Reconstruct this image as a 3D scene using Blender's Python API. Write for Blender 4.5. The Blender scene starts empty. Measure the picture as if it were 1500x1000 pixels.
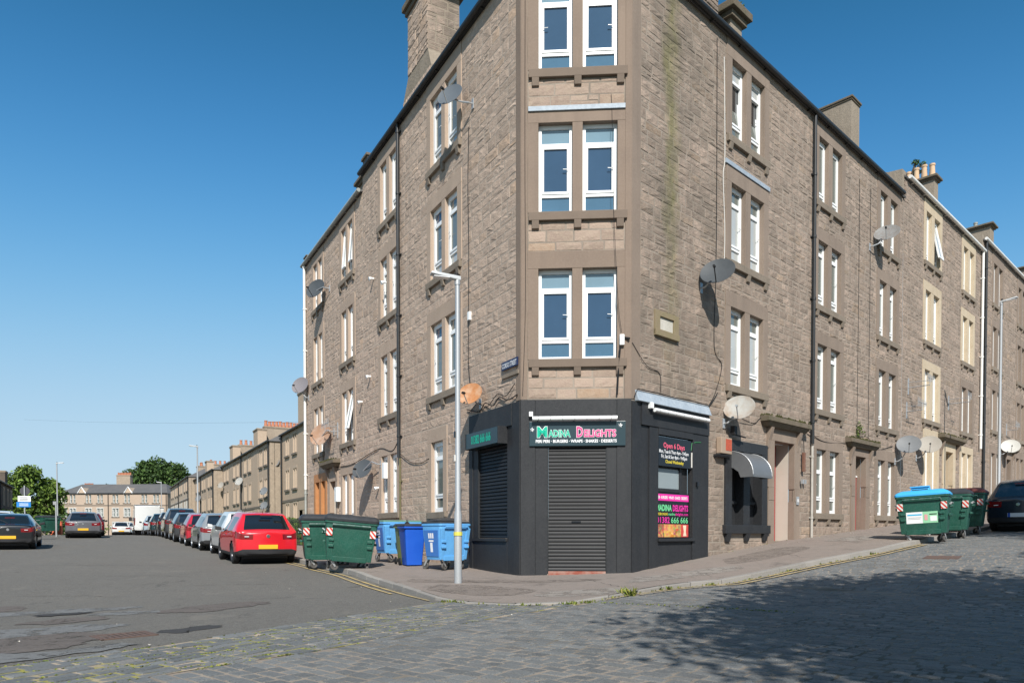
import bpy, bmesh, math, random
import numpy as np
from mathutils import Vector, Matrix
random.seed(11)
R=math.radians
scene=bpy.context.scene
COL=scene.collection

# ---------------------------------------------------------------- camera
CAMZ=0.044
cam_d=bpy.data.cameras.new('camera'); cam=bpy.data.objects.new('camera',cam_d); COL.objects.link(cam)
cam.location=(0,0,CAMZ); cam.rotation_euler=(math.pi/2-0.0227,0,0)
cam_d.sensor_width=36; cam_d.lens=25.24; cam_d.shift_x=-0.0111; cam_d.shift_y=0.2039
cam_d.clip_start=.05; cam_d.clip_end=6000
scene.camera=cam

# ---------------------------------------------------------------- sky and sun
SUN=Vector((0.049,-0.597,0.53)).normalized()
el=math.asin(SUN.z); az=math.atan2(SUN.x,SUN.y)
w=bpy.data.worlds.new("World"); scene.world=w; w.use_nodes=True
nt=w.node_tree; nt.nodes.clear()
sky=nt.nodes.new('ShaderNodeTexSky'); sky.sky_type='NISHITA'; sky.sun_disc=False
sky.sun_elevation=el; sky.sun_rotation=az
sky.altitude=50; sky.air_density=1.0; sky.dust_density=0.7; sky.ozone_density=2.6
bg=nt.nodes.new('ShaderNodeBackground'); bg.inputs[1].default_value=0.125
wo=nt.nodes.new('ShaderNodeOutputWorld')
# clear northern air: one response curve per colour over the whole sky, out = A*x^e/(1+B*x^e)
sep=nt.nodes.new('ShaderNodeSeparateColor'); cmb=nt.nodes.new('ShaderNodeCombineColor'); nt.links.new(sky.outputs[0],sep.inputs[0])
def mth(op,a,b):
    n=nt.nodes.new('ShaderNodeMath'); n.operation=op
    for i,v in ((0,a),(1,b)):
        if hasattr(v,'links'): nt.links.new(v,n.inputs[i])
        else: n.inputs[i].default_value=v
    return n.outputs[0]
for i,(e,A,B) in enumerate(((3.05,.326,.0915),(2.55,.492,.1002),(4.15,.0583,.01032))):
    pw=mth('POWER',sep.outputs[i],e); nt.links.new(mth('DIVIDE',mth('MULTIPLY',pw,A),mth('ADD',mth('MULTIPLY',pw,B),1.0)),cmb.inputs[i])
nt.links.new(cmb.outputs[0],bg.inputs[0]); nt.links.new(bg.outputs[0],wo.inputs[0])
sd=bpy.data.lights.new('sun','SUN'); sd.energy=5.0; sd.angle=R(.5); sd.color=(1,.955,.89)
so=bpy.data.objects.new('sun',sd); COL.objects.link(so)
so.rotation_euler=SUN.to_track_quat('Z','Y').to_euler(); so.location=(0,0,40)
vs=scene.view_settings; vs.view_transform='Standard'; vs.look='None'; vs.exposure=0.3; vs.gamma=1; vs.use_curve_mapping=False
scene.cycles.max_bounces=6

# ---------------------------------------------------------------- materials
MATS={}
def mat(name,col,rough=.8,spec=.3,noise=None,bump=0,bscale=40,wide=0,metal=0,tone=0,coat=0,ior=None,hue=None,streak=None,stain=None,emit=None):
    """noise=(scale,amount,colour2) large mottling; tone=amount of per-piece variation; streak=(amount,colour) vertical weathering"""
    if name in MATS: return MATS[name]
    m=bpy.data.materials.new(name); m.use_nodes=True; n=m.node_tree; L=n.links.new
    b=n.nodes['Principled BSDF']; b.inputs['Roughness'].default_value=rough
    b.inputs['Specular IOR Level'].default_value=spec; b.inputs['Metallic'].default_value=metal
    if coat: b.inputs['Coat Weight'].default_value=coat; b.inputs['Coat Roughness'].default_value=.03
    if ior: b.inputs['IOR'].default_value=ior
    N=n.nodes.new
    geo=N('ShaderNodeNewGeometry')
    col4=(*col,1)
    rgb=N('ShaderNodeRGB'); rgb.outputs[0].default_value=col4; cur=rgb.outputs[0]
    def mixc(f,a,bc,mode='MIX'):
        x=N('ShaderNodeMix'); x.data_type='RGBA'; x.blend_type=mode
        if hasattr(f,'links'): L(f,x.inputs[0])
        else: x.inputs[0].default_value=f
        for s,v in((6,a),(7,bc)):
            if hasattr(v,'links'): L(v,x.inputs[s])
            else: x.inputs[s].default_value=v
        return x.outputs[2]
    def ntex(scale,detail=6,rough_=.6,vec=None):
        t=N('ShaderNodeTexNoise'); t.inputs['Scale'].default_value=scale; t.inputs['Detail'].default_value=detail; t.inputs['Roughness'].default_value=rough_
        L(vec if vec else geo.outputs['Position'],t.inputs['Vector']); return t.outputs['Fac']
    def ramp(f,a,b_):
        r=N('ShaderNodeMapRange'); L(f,r.inputs[0]); r.inputs[1].default_value=a; r.inputs[2].default_value=b_; return r.outputs[0]
    def mapping(sx,sy,sz):
        mp=N('ShaderNodeMapping'); mp.inputs['Scale'].default_value=(sx,sy,sz); L(geo.outputs['Position'],mp.inputs[0]); return mp.outputs[0]
    if tone:
        at=N('ShaderNodeAttribute'); at.attribute_name='tone'
        if hue:
            cur=mixc(ramp(at.outputs['Fac'],.0,1.),(*hue[0],1),(*hue[1],1))
            # second decorrelated value picks odd pieces
            f=N('ShaderNodeMath'); f.operation='MULTIPLY'; L(at.outputs['Fac'],f.inputs[0]); f.inputs[1].default_value=57.3
            f2=N('ShaderNodeMath'); f2.operation='FRACT'; L(f.outputs[0],f2.inputs[0])
            cur=mixc(ramp(f2.outputs[0],.86,1.0),cur,(*hue[2],1))
        k=N('ShaderNodeMapRange'); L(at.outputs['Fac'],k.inputs[0]); k.inputs[3].default_value=1-tone; k.inputs[4].default_value=1+tone
        cc=N('ShaderNodeCombineColor'); [L(k.outputs[0],cc.inputs[i]) for i in range(3)]
        cur=mixc(1,cur,cc.outputs[0],'MULTIPLY')
    if noise:
        for sc,am,c2 in (noise if isinstance(noise,list) else [noise]):
            f=ramp(ntex(sc),.42,.68)
            mm=N('ShaderNodeMath'); mm.operation='MULTIPLY'; L(f,mm.inputs[0]); mm.inputs[1].default_value=am
            cur=mixc(mm.outputs[0],cur,(*c2,1))
    if streak:
        f=ramp(ntex(1,5,.6,mapping(3.2,3.2,.22)),.5,.72)
        mm=N('ShaderNodeMath'); mm.operation='MULTIPLY'; L(f,mm.inputs[0]); mm.inputs[1].default_value=streak[0]
        cur=mixc(mm.outputs[0],cur,(*streak[1],1))
    if stain: cur=stain(n,N,L,geo,cur,mixc,ntex,ramp,mapping)
    L(cur,b.inputs['Base Color'])
    if bump:
        bm=N('ShaderNodeBump'); bm.inputs['Strength'].default_value=min(1,bump); bm.inputs['Distance'].default_value=.02
        L(ntex(bscale,8,.65,mapping(.45,.45,1.5) if wide else None),bm.inputs['Height']); L(bm.outputs[0],b.inputs['Normal'])
    if emit: b.inputs['Emission Color'].default_value=col4; b.inputs['Emission Strength'].default_value=emit
    MATS[name]=m; return m

def algae(n,N,L,geo,cur,mixc,ntex,ramp,mapping):
    # a leak under the gutter leaves one green streak about 1.45 m from the corner of the uphill wall
    sep=N('ShaderNodeSeparateXYZ'); L(geo.outputs['Position'],sep.inputs[0])
    def lin(a,b,c):
        m1=N('ShaderNodeMath'); m1.operation='MULTIPLY_ADD'; L(sep.outputs[0],m1.inputs[0]); m1.inputs[1].default_value=a; m1.inputs[2].default_value=c
        m2=N('ShaderNodeMath'); m2.operation='MULTIPLY_ADD'; L(sep.outputs[1],m2.inputs[0]); m2.inputs[1].default_value=b; L(m1.outputs[0],m2.inputs[2]); return m2.outputs[0]
    u=lin(.7205,.69345,-(2.2878*.7205+15.3299*.69345)-1.42)
    wob=N('ShaderNodeMath'); wob.operation='MULTIPLY_ADD'; L(ntex(2.2,4,.6,mapping(1,1,.5)),wob.inputs[0]); wob.inputs[1].default_value=.9; wob.inputs[2].default_value=-.45
    ad=N('ShaderNodeMath'); ad.operation='ADD'; L(u,ad.inputs[0]); L(wob.outputs[0],ad.inputs[1])
    ab=N('ShaderNodeMath'); ab.operation='ABSOLUTE'; L(ad.outputs[0],ab.inputs[0])
    f=ramp(ab.outputs[0],.36,.0)
    g=ramp(sep.outputs[2],3.2,7.5)
    mm=N('ShaderNodeMath'); mm.operation='MULTIPLY'; L(f,mm.inputs[0]); L(g,mm.inputs[1])
    m3=N('ShaderNodeMath'); m3.operation='MULTIPLY'; L(mm.outputs[0],m3.inputs[0]); m3.inputs[1].default_value=.62
    cur=mixc(m3.outputs[0],cur,(.15,.15,.045,1))
    # sooty upper corner of that wall
    d=ramp(ntex(.7,5,.65),.42,.62)
    g2=ramp(u,6.0,.5)
    m4=N('ShaderNodeMath'); m4.operation='MULTIPLY'; L(d,m4.inputs[0]); L(g2,m4.inputs[1])
    m5=N('ShaderNodeMath'); m5.operation='MULTIPLY'; L(m4.outputs[0],m5.inputs[0]); m5.inputs[1].default_value=.5
    return mixc(m5.outputs[0],cur,(.12,.105,.085,1))

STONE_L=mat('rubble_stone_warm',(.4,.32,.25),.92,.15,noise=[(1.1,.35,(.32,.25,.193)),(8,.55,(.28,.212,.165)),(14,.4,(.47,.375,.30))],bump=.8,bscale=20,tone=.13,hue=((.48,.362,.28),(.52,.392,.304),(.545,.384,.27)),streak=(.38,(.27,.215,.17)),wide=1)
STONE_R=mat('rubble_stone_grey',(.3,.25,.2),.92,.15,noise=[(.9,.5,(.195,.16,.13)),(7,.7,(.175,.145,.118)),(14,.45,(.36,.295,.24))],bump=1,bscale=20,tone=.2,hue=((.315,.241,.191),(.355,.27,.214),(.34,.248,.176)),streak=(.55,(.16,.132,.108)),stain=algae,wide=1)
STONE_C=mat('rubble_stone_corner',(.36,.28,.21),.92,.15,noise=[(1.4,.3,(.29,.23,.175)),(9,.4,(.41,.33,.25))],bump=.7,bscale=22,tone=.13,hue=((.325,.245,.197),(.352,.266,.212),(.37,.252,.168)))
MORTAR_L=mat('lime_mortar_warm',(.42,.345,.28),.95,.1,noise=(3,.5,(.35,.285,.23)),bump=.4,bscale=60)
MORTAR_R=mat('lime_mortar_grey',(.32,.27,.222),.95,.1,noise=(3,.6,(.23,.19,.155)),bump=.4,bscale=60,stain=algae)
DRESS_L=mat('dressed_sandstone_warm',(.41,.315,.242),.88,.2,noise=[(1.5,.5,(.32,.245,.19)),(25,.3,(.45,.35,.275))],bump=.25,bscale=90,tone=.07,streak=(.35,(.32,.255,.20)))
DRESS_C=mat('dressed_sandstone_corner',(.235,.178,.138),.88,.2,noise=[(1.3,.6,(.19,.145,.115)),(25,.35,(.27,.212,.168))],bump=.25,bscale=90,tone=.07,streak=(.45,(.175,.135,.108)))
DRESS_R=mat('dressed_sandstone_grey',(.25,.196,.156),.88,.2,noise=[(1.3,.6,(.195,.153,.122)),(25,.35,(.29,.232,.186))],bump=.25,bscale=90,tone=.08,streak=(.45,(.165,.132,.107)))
SILL=mat('weathered_sill_stone',(.23,.19,.15),.9,.15,noise=[(3,.6,(.16,.135,.105)),(20,.3,(.3,.25,.2))],bump=.4,bscale=50,tone=.12)
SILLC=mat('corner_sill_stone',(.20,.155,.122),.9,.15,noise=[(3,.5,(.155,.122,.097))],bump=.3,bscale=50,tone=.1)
CREAM=mat('cream_masonry_paint',(.50,.41,.295),.8,.2,noise=[(2.5,.6,(.40,.32,.215)),(15,.3,(.56,.48,.37))],bump=.1,tone=.06,streak=(.3,(.5,.39,.26)))
HOODST=mat('hood_stone',(.16,.13,.1),.95,.1,noise=(5,.6,(.085,.085,.05)),bump=.6,bscale=30)
BLACK=mat('black_masonry_paint',(.018,.0195,.0225),.55,.3,noise=[(2,.5,(.028,.03,.033)),(18,.35,(.042,.042,.044)),(60,.25,(.07,.07,.07))],bump=.15,bscale=30,streak=(.25,(.055,.055,.055)))
SHUT=mat('black_shutter_steel',(.0095,.0103,.012),.5,.35,noise=[(3,.4,(.015,.016,.018)),(30,.2,(.04,.04,.04))],tone=.25,streak=(.3,(.022,.022,.022)))
SIGNB=mat('dark_sign_panel',(.022,.045,.055),.3,.5,noise=(4,.3,(.03,.055,.065)))
SIGNK=mat('black_sign_panel',(.008,.009,.012),.25,.5)
UPVC=mat('white_upvc',(.82,.83,.82),.32,.45,noise=(6,.25,(.75,.76,.74)))
GREYP=mat('galvanised_steel',(.40,.41,.415),.42,.5,metal=.35,noise=[(8,.4,(.42,.43,.44)),(40,.2,(.6,.6,.6))])
WPIPE=mat('white_plastic_pipe',(.75,.74,.71),.45,.4,noise=(3,.4,(.62,.6,.55)),streak=(.3,(.5,.47,.4)))
BPIPE=mat('black_cast_iron',(.022,.024,.026),.45,.4,noise=(8,.4,(.04,.04,.04)))
GUTG=mat('old_grey_gutter',(.33,.34,.32),.7,.3,noise=(4,.6,(.2,.22,.19)))
CABLE=mat('black_cable',(.015,.015,.016),.6,.3)
WCABLE=mat('pale_cable',(.6,.58,.54),.6,.3)
SLATE=mat('roof_slate',(.105,.103,.103),.75,.3,noise=[(.8,.6,(.15,.14,.13)),(12,.4,(.075,.075,.078))],bump=.5,bscale=14)
LEAD=mat('lead_flashing',(.32,.37,.42),.55,.4,noise=[(4,.6,(.42,.47,.51)),(14,.5,(.22,.26,.3))],bump=.3,bscale=12)
POT=mat('terracotta_pot',(.44,.185,.11),.85,.2,noise=(6,.5,(.42,.17,.1)))
POTB=mat('buff_chimney_pot',(.6,.42,.27),.85,.2,noise=(5,.5,(.48,.34,.23)),streak=(.4,(.35,.26,.19)))
def glassmat(name,col,r=.02,ior=1.75):
    return mat(name,col,r,.7,ior=ior,noise=(.9,.35,tuple(min(1,c*1.35+.006) for c in col)))
G_BLUE=glassmat('window_glass_painted_sky',(.03,.068,.125),.02,1.5)  # blue base colour stands in for sky reflected in the glass
G_LOW=glassmat('window_glass_low_light',(.06,.13,.20),.03,1.5)  # brighter blue base, sky reflection put into the lower panes
G_PALE=glassmat('window_glass_blind',(.15,.235,.29),.05,1.6)
G_NET=glassmat('window_glass_net_curtain',(.42,.43,.41),.05,1.6)
G_GREY=glassmat('window_glass_curtain',(.14,.155,.14),.03,1.7)
G_DARK=glassmat('window_glass_dark',(.012,.015,.018),.02,1.7)
G_FROST=mat('frosted_shop_glass',(.24,.28,.29),.3,.5,noise=(3,.3,(.3,.34,.35)))
BRNP=mat('orange_brown_paint',(.42,.19,.075),.6,.3,noise=(4,.5,(.5,.25,.11)),streak=(.3,(.3,.14,.06)))
REDD=mat('red_door_paint',(.34,.06,.055),.5,.35,noise=(3,.5,(.26,.05,.05)),streak=(.35,(.42,.12,.1)))
PLAST=mat('pale_cream_plaster',(.52,.475,.41),.85,.2,noise=(2,.4,(.44,.39,.32)))
def aspmix(n,N,L,geo,cur,mixc,ntex,ramp,mapping):
    f=ramp(ntex(.9,8,.78),.57,.63); mm=N('ShaderNodeMath'); mm.operation='MULTIPLY'; L(f,mm.inputs[0]); mm.inputs[1].default_value=.65
    cur=mixc(mm.outputs[0],cur,(.19,.175,.152,1))
    f=ramp(ntex(1.7,9,.82,mapping(1,.35,1)),.60,.64); mm=N('ShaderNodeMath'); mm.operation='MULTIPLY'; L(f,mm.inputs[0]); mm.inputs[1].default_value=.55
    return mixc(mm.outputs[0],cur,(.062,.06,.058,1))
ASPH=mat('worn_asphalt',(.122,.114,.099),.9,.25,noise=[(.3,.7,(.16,.147,.125)),(1.6,.5,(.088,.084,.077)),(7,.6,(.17,.158,.138)),(13,.5,(.072,.069,.063)),(38,.75,(.215,.203,.182)),(95,.6,(.26,.245,.22)),(70,.55,(.055,.053,.05))],bump=.8,bscale=110,stain=aspmix)
def pavmix(n,N,L,geo,cur,mixc,ntex,ramp,mapping):
    f=ramp(ntex(1.1,7,.75),.56,.66)
    mm=N('ShaderNodeMath'); mm.operation='MULTIPLY'; L(f,mm.inputs[0]); mm.inputs[1].default_value=.55
    cur=mixc(mm.outputs[0],cur,(.10,.088,.078,1))
    f=ramp(ntex(14,4,.8),.68,.75)
    mm=N('ShaderNodeMath'); mm.operation='MULTIPLY'; L(f,mm.inputs[0]); mm.inputs[1].default_value=.5
    return mixc(mm.outputs[0],cur,(.3,.27,.23,1))
PAVE=mat('pavement_tarmac',(.235,.193,.165),.92,.2,noise=[(.6,.5,(.26,.225,.196)),(4,.5,(.18,.155,.136)),(45,.6,(.32,.275,.24))],bump=.8,bscale=70,stain=pavmix)
KERB=mat('kerb_granite',(.27,.25,.225),.85,.25,noise=[(2,.5,(.2,.185,.165)),(50,.5,(.34,.32,.29))],bump=.3,bscale=80,tone=.15)
SETT=mat('whin_setts',(.14,.145,.145),.66,.35,noise=[(5,.5,(.16,.166,.163)),(45,.5,(.22,.22,.21)),(60,.4,(.075,.078,.08)),(1.2,.3,(.15,.148,.142))],bump=.9,bscale=45,tone=.28,hue=((.138,.146,.148),(.168,.170,.165),(.198,.175,.154)))
def jointmix(n,N,L,geo,cur,mixc,ntex,ramp,mapping):
    f=ramp(ntex(.5,4,.6),.5,.62)
    return mixc(f,cur,(.14,.125,.10,1))
JOINT=mat('sandy_joint',(.295,.25,.205),.95,.1,noise=[(6,.6,(.19,.165,.14)),(.8,.5,(.16,.145,.125))],bump=.5,bscale=90,stain=jointmix)
def bandmix(n,N,L,geo,cur,mixc,ntex,ramp,mapping):
    f=ramp(ntex(2.2,7,.75),.46,.56)
    mm=N('ShaderNodeMath'); mm.operation='MULTIPLY'; L(f,mm.inputs[0]); mm.inputs[1].default_value=.85
    return mixc(mm.outputs[0],cur,(.26,.25,.045,1))
BANDJ=mat('mossy_joint',(.40,.325,.25),.95,.1,noise=(5,.6,(.22,.185,.145)),bump=.5,bscale=90,stain=bandmix)
YELL=mat('worn_yellow_line',(.5,.36,.14),.85,.2,noise=[(2.2,.95,(.17,.15,.12)),(14,.8,(.2,.175,.13)),(40,.4,(.58,.46,.24))])
WHITEP=mat('worn_white_paint',(.55,.54,.5),.85,.2,noise=(5,.8,(.2,.19,.18)))
PATCHL=mat('pale_patch',(.150,.152,.150),.92,.2,noise=[(9,.6,(.19,.192,.19)),(40,.6,(.235,.235,.23))],bump=.8,bscale=90)
PATCHB=mat('brown_patch',(.118,.103,.094),.95,.2,noise=[(3,.6,(.15,.13,.116)),(40,.5,(.19,.17,.155))],bump=.8,bscale=90)
for m_,lo in ((PATCHL,.40),(PATCHB,.38)):   # ragged worn-through edges and holes
    n_=m_.node_tree; t_=n_.nodes.new('ShaderNodeTexNoise'); t_.inputs['Scale'].default_value=4.5; t_.inputs['Detail'].default_value=9; t_.inputs['Roughness'].default_value=.75
    g_=n_.nodes.new('ShaderNodeNewGeometry'); n_.links.new(g_.outputs['Position'],t_.inputs['Vector']); r_=n_.nodes.new('ShaderNodeMapRange'); n_.links.new(t_.outputs['Fac'],r_.inputs[0]); r_.inputs[1].default_value=lo; r_.inputs[2].default_value=lo+.07; n_.links.new(r_.outputs[0],n_.nodes['Principled BSDF'].inputs['Alpha'])
PATCHD=mat('dark_patch',(.05,.049,.05),.95,.2,noise=(20,.5,(.07,.07,.07)),bump=.5,bscale=120)
IRON=mat('rusty_iron',(.13,.085,.068),.8,.3,noise=(10,.6,(.08,.06,.055)))
GRASS=mat('grass_green',(.075,.12,.025),.9,.2,noise=(2,.5,(.12,.15,.03)))
WEED=mat('weed_leaf',(.13,.17,.03),.8,.25,tone=.3,hue=((.10,.15,.025),(.19,.2,.04),(.26,.22,.06)))
LEAF=mat('tree_leaf_dark',(.045,.085,.02),.7,.3,tone=.45,hue=((.026,.058,.015),(.055,.10,.022),(.08,.12,.025)))
LEAFY=mat('tree_leaf_bright',(.085,.135,.022),.7,.3,tone=.5,hue=((.045,.09,.014),(.11,.17,.025),(.14,.19,.035)))
BARK=mat('tree_bark',(.09,.07,.05),.95,.1,noise=(6,.5,(.05,.04,.03)),bump=.6)
TYRE=mat('tyre_rubber',(.018,.018,.019),.75,.3)
RIM=mat('alloy_rim',(.45,.46,.47),.3,.5,metal=.7)
RIMD=mat('dark_alloy_rim',(.08,.08,.085),.3,.5,metal=.6)
DARKPL=mat('dark_car_plastic',(.025,.025,.027),.55,.35)
CARGL=mat('car_glass',(.01,.012,.014),.03,.8,ior=1.8)
TAIL=mat('tail_lamp_red',(.20,.006,.009),.12,.6,coat=.6,noise=(6,.4,(.12,.004,.006)))
CLEARL=mat('lamp_clear',(.7,.7,.7),.1,.6,coat=.6)
PLATEY=mat('yellow_number_plate',(.75,.42,.03),.4,.4)
PLATEW=mat('white_number_plate',(.7,.71,.72),.4,.4)
CHROME=mat('chrome_badge',(.7,.7,.72),.15,.6,metal=.9)
def paint(name,col): return mat(name,col,.32,.5,coat=.9)

# ---------------------------------------------------------------- mesh helpers
class MB:
    def __init__(s): s.V=[];s.F=[];s.M=[];s.T=[]
    def add(s,verts,faces,m=0,t=None):
        b=len(s.V); s.V.extend([tuple(v) for v in verts])
        t=random.random() if t is None else t
        for f in faces: s.F.append(tuple(b+i for i in f)); s.M.append(m); s.T.append(t)
    def hexa(s,p,m=0,t=None):   # p: 8 points, bottom 4 then top 4
        s.add(p,[(3,2,1,0),(4,5,6,7),(0,1,5,4),(1,2,6,5),(2,3,7,6),(3,0,4,7)],m,t)
    def box(s,x0,x1,y0,y1,z0,z1,m=0,t=None):
        s.hexa([(x0,y0,z0),(x1,y0,z0),(x1,y1,z0),(x0,y1,z0),(x0,y0,z1),(x1,y0,z1),(x1,y1,z1),(x0,y1,z1)],m,t)
    def quad(s,a,b,c,d,m=0,t=None): s.add([a,b,c,d],[(0,1,2,3)],m,t)
    def tube(s,pts,r,n=6,m=0,t=None,cap=True):
        pts=[Vector(p) for p in pts]; rs=r if hasattr(r,'__len__') else [r]*len(pts)
        vs=[]; fs=[]; up=None
        for i,p in enumerate(pts):
            d=(pts[min(i+1,len(pts)-1)]-pts[max(i-1,0)]).normalized()
            if up is None: up=Vector((0,0,1)) if abs(d.z)<.9 else Vector((1,0,0))
            a=d.cross(up).normalized(); bb=a.cross(d).normalized(); up=bb
            for k in range(n):
                th=2*math.pi*k/n; vs.append(p+rs[i]*(a*math.cos(th)+bb*math.sin(th)))
        for i in range(len(pts)-1):
            for k in range(n):
                fs.append((i*n+k,i*n+(k+1)%n,(i+1)*n+(k+1)%n,(i+1)*n+k))
        if cap: fs.append(tuple(range(n-1,-1,-1))); fs.append(tuple((len(pts)-1)*n+k for k in range(n)))
        s.add(vs,fs,m,t)
    def lathe(s,prof,M=None,n=16,m=0,t=None,sx=1,sy=1):
        M=M or Matrix(); vs=[]; fs=[]
        for r,z in prof:
            for k in range(n):
                th=2*math.pi*k/n; vs.append(M@Vector((r*math.cos(th)*sx,r*math.sin(th)*sy,z)))
        for i in range(len(prof)-1):
            for k in range(n): fs.append((i*n+k,i*n+(k+1)%n,(i+1)*n+(k+1)%n,(i+1)*n+k))
        s.add(vs,fs,m,t)
    def prism(s,poly,h0,h1,axis_fn,m=0,t=None):  # poly 2D list, axis_fn(a,b,h)->3D
        n=len(poly); vs=[axis_fn(a,b,h0) for a,b in poly]+[axis_fn(a,b,h1) for a,b in poly]
        fs=[tuple(range(n-1,-1,-1)),tuple(range(n,2*n))]+[(i,(i+1)%n,n+(i+1)%n,n+i) for i in range(n)]
        s.add(vs,fs,m,t)
TL={}
def root_of(o):
    while o.parent: o=o.parent
    return o
def emit(name,mb,mats,parent=None,smooth=False,bevel=0,kind=None,label=None,recalc=None):
    T=Vector((0,0,0))
    if parent is not None:
        rt=root_of(parent); T=TL.get(rt.name,T)
    me=bpy.data.meshes.new(name)
    V=mb.V if T.length==0 else [(v[0]-T.x,v[1]-T.y,v[2]-T.z) for v in mb.V]
    me.from_pydata(V,[],mb.F)
    mats=mats if isinstance(mats,(list,tuple)) else [mats]
    for m in mats: me.materials.append(m)
    if len(mats)>1: me.polygons.foreach_set('material_index',mb.M)
    at=me.attributes.new('tone','FLOAT','FACE'); at.data.foreach_set('value',mb.T)
    if recalc is None: recalc=len(mb.F)<20000
    if recalc or bevel:
        bm=bmesh.new(); bm.from_mesh(me)
        bmesh.ops.recalc_face_normals(bm,faces=bm.faces)
        if bevel:
            es=[e for e in bm.edges if len(e.link_faces)==2 and e.calc_face_angle(0)>.6]
            bmesh.ops.bevel(bm,geom=es,offset=bevel,segments=2,affect='EDGES',profile=.6)
        bm.to_mesh(me); bm.free()
    if smooth:
        me.polygons.foreach_set('use_smooth',[True]*len(me.polygons))
        if smooth!=True: me.set_sharp_from_angle(angle=R(smooth))
    me.update()
    o=bpy.data.objects.new(name,me); COL.objects.link(o)
    if parent is not None: o.parent=parent
    if kind: o['kind']=kind
    if label: o['label']=label
    return o
def tag(o,label,cat,group=None):
    o['label']=label; o['category']=cat
    if group: o['group']=group
    return o
def thing(name,label,cat,loc=(0,0,0),rotz=0,group=None,world=False):
    o=bpy.data.objects.new(name,None); COL.objects.link(o); o.location=loc; o.rotation_euler=(0,0,rotz); o.empty_display_size=.2
    tag(o,label,cat,group)
    if world: TL[o.name]=Vector(loc)
    return o
def one(name,mb,mats,label,cat,loc,group=None,**k):
    """a thing that is a single mesh; mb is in world coordinates, origin moved to loc"""
    o=emit(name,mb,mats,None,**k); L=Vector(loc); o.data.transform(Matrix.Translation(-L)); o.location=L
    return tag(o,label,cat,group)
def copy_tree(o,loc,rotz,label,group=None):
    def rec(a,par):
        c=a.copy(); COL.objects.link(c)
        if par is not None: c.parent=par
        for ch in a.children: rec(ch,c)
        return c
    c=rec(o,None); c.location=loc; c.rotation_euler=(0,0,rotz); c['label']=label
    if group: c['group']=group
    return c

# ---------------------------------------------------------------- site geometry (metres; x right, y away, z up)
P0=np.array([-0.0447,15.4822]); P1=np.array([2.2878,15.3299])
class Fr:
    def __init__(s,O,d,n): s.O=np.array(O);s.d=np.array(d);s.n=np.array(n)
    def p(s,u,o,z): q=s.O+u*s.d+o*s.n; return (float(q[0]),float(q[1]),z)
    def box(s,mb,u0,u1,o0,o1,z0,z1,m=0,t=None):
        p=s.p; mb.hexa([p(u0,o0,z0),p(u1,o0,z0),p(u1,o1,z0),p(u0,o1,z0),p(u0,o0,z1),p(u1,o0,z1),p(u1,o1,z1),p(u0,o1,z1)],m,t)
FC=Fr(P0,(0.99787,-0.06517),(-0.06517,-0.99787))
FL=Fr(P0,(-0.50516,0.86303),(-0.86303,-0.50516))
FR=Fr(P1,(0.72050,0.69345),(0.69345,-0.72050))
def ss(t): t=np.clip(t,0,1); return t*t*(3-2*t)
LA=[-20,0,2.5,9,18.5,23,28,33,38,45,60,100,160,400]; LZ=[-.06,0,.09,.2,.38,.46,.63,.78,.9,.95,.97,.7,0,-1]
RA=[-30,-6,0,3,6,7.2,11.85,15,20,30,60,200]; RZ=[-.1,0,.08,.36,.63,.72,1.0,1.2,1.45,1.95,3.2,8]
def Z(x,y):
    a=(x-P0[0])*FL.d[0]+(y-P0[1])*FL.d[1]; b=(x-P1[0])*FR.d[0]+(y-P1[1])*FR.d[1]
    return -1.0+np.interp(a,LA,LZ)*ss((1-x)/3)+np.interp(b,RA,RZ)*ss((x+1)/4)
def Zf(x,y): return float(Z(x,y))
def pix(p):
    x,y,z=p; z-=CAMZ; s,c=math.sin(-.0227),math.cos(-.0227)
    f=y*c+z*s; u=-y*s+z*c
    if f<=.1: return None
    return 766.67+1051.7*x/f, 805.8-1051.7*u/f, f
# ================================================================ GROUND
def struct(name,mb,m,**k): return emit(name,mb,m,None,kind='structure',**k)
mb=MB(); mb.quad((-3500,-3500,-6),(3500,-3500,-6),(3500,3500,-6),(-3500,3500,-6)); struct('ground',mb,GRASS)
# asphalt sheet
xs=np.concatenate([np.arange(-170,-40,5),np.arange(-40,-12,1.5),np.arange(-12,16,.6),np.arange(16,60,2),np.arange(60,130,6)])
ys=np.concatenate([np.arange(-30,0,3),np.arange(0,30,.6),np.arange(30,70,1.5),np.arange(70,240,5)])
X,Y=np.meshgrid(xs,ys); ZZ=Z(X,Y)
mb=MB(); nx=len(xs)
V=[(float(a),float(b),float(c)) for a,b,c in zip(X.ravel(),Y.ravel(),ZZ.ravel())]
F=[(j*nx+i,j*nx+i+1,(j+1)*nx+i+1,(j+1)*nx+i) for j in range(len(ys)-1) for i in range(nx-1)]
mb.add(V,F); road=struct('road',mb,ASPH,smooth=True)

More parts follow.
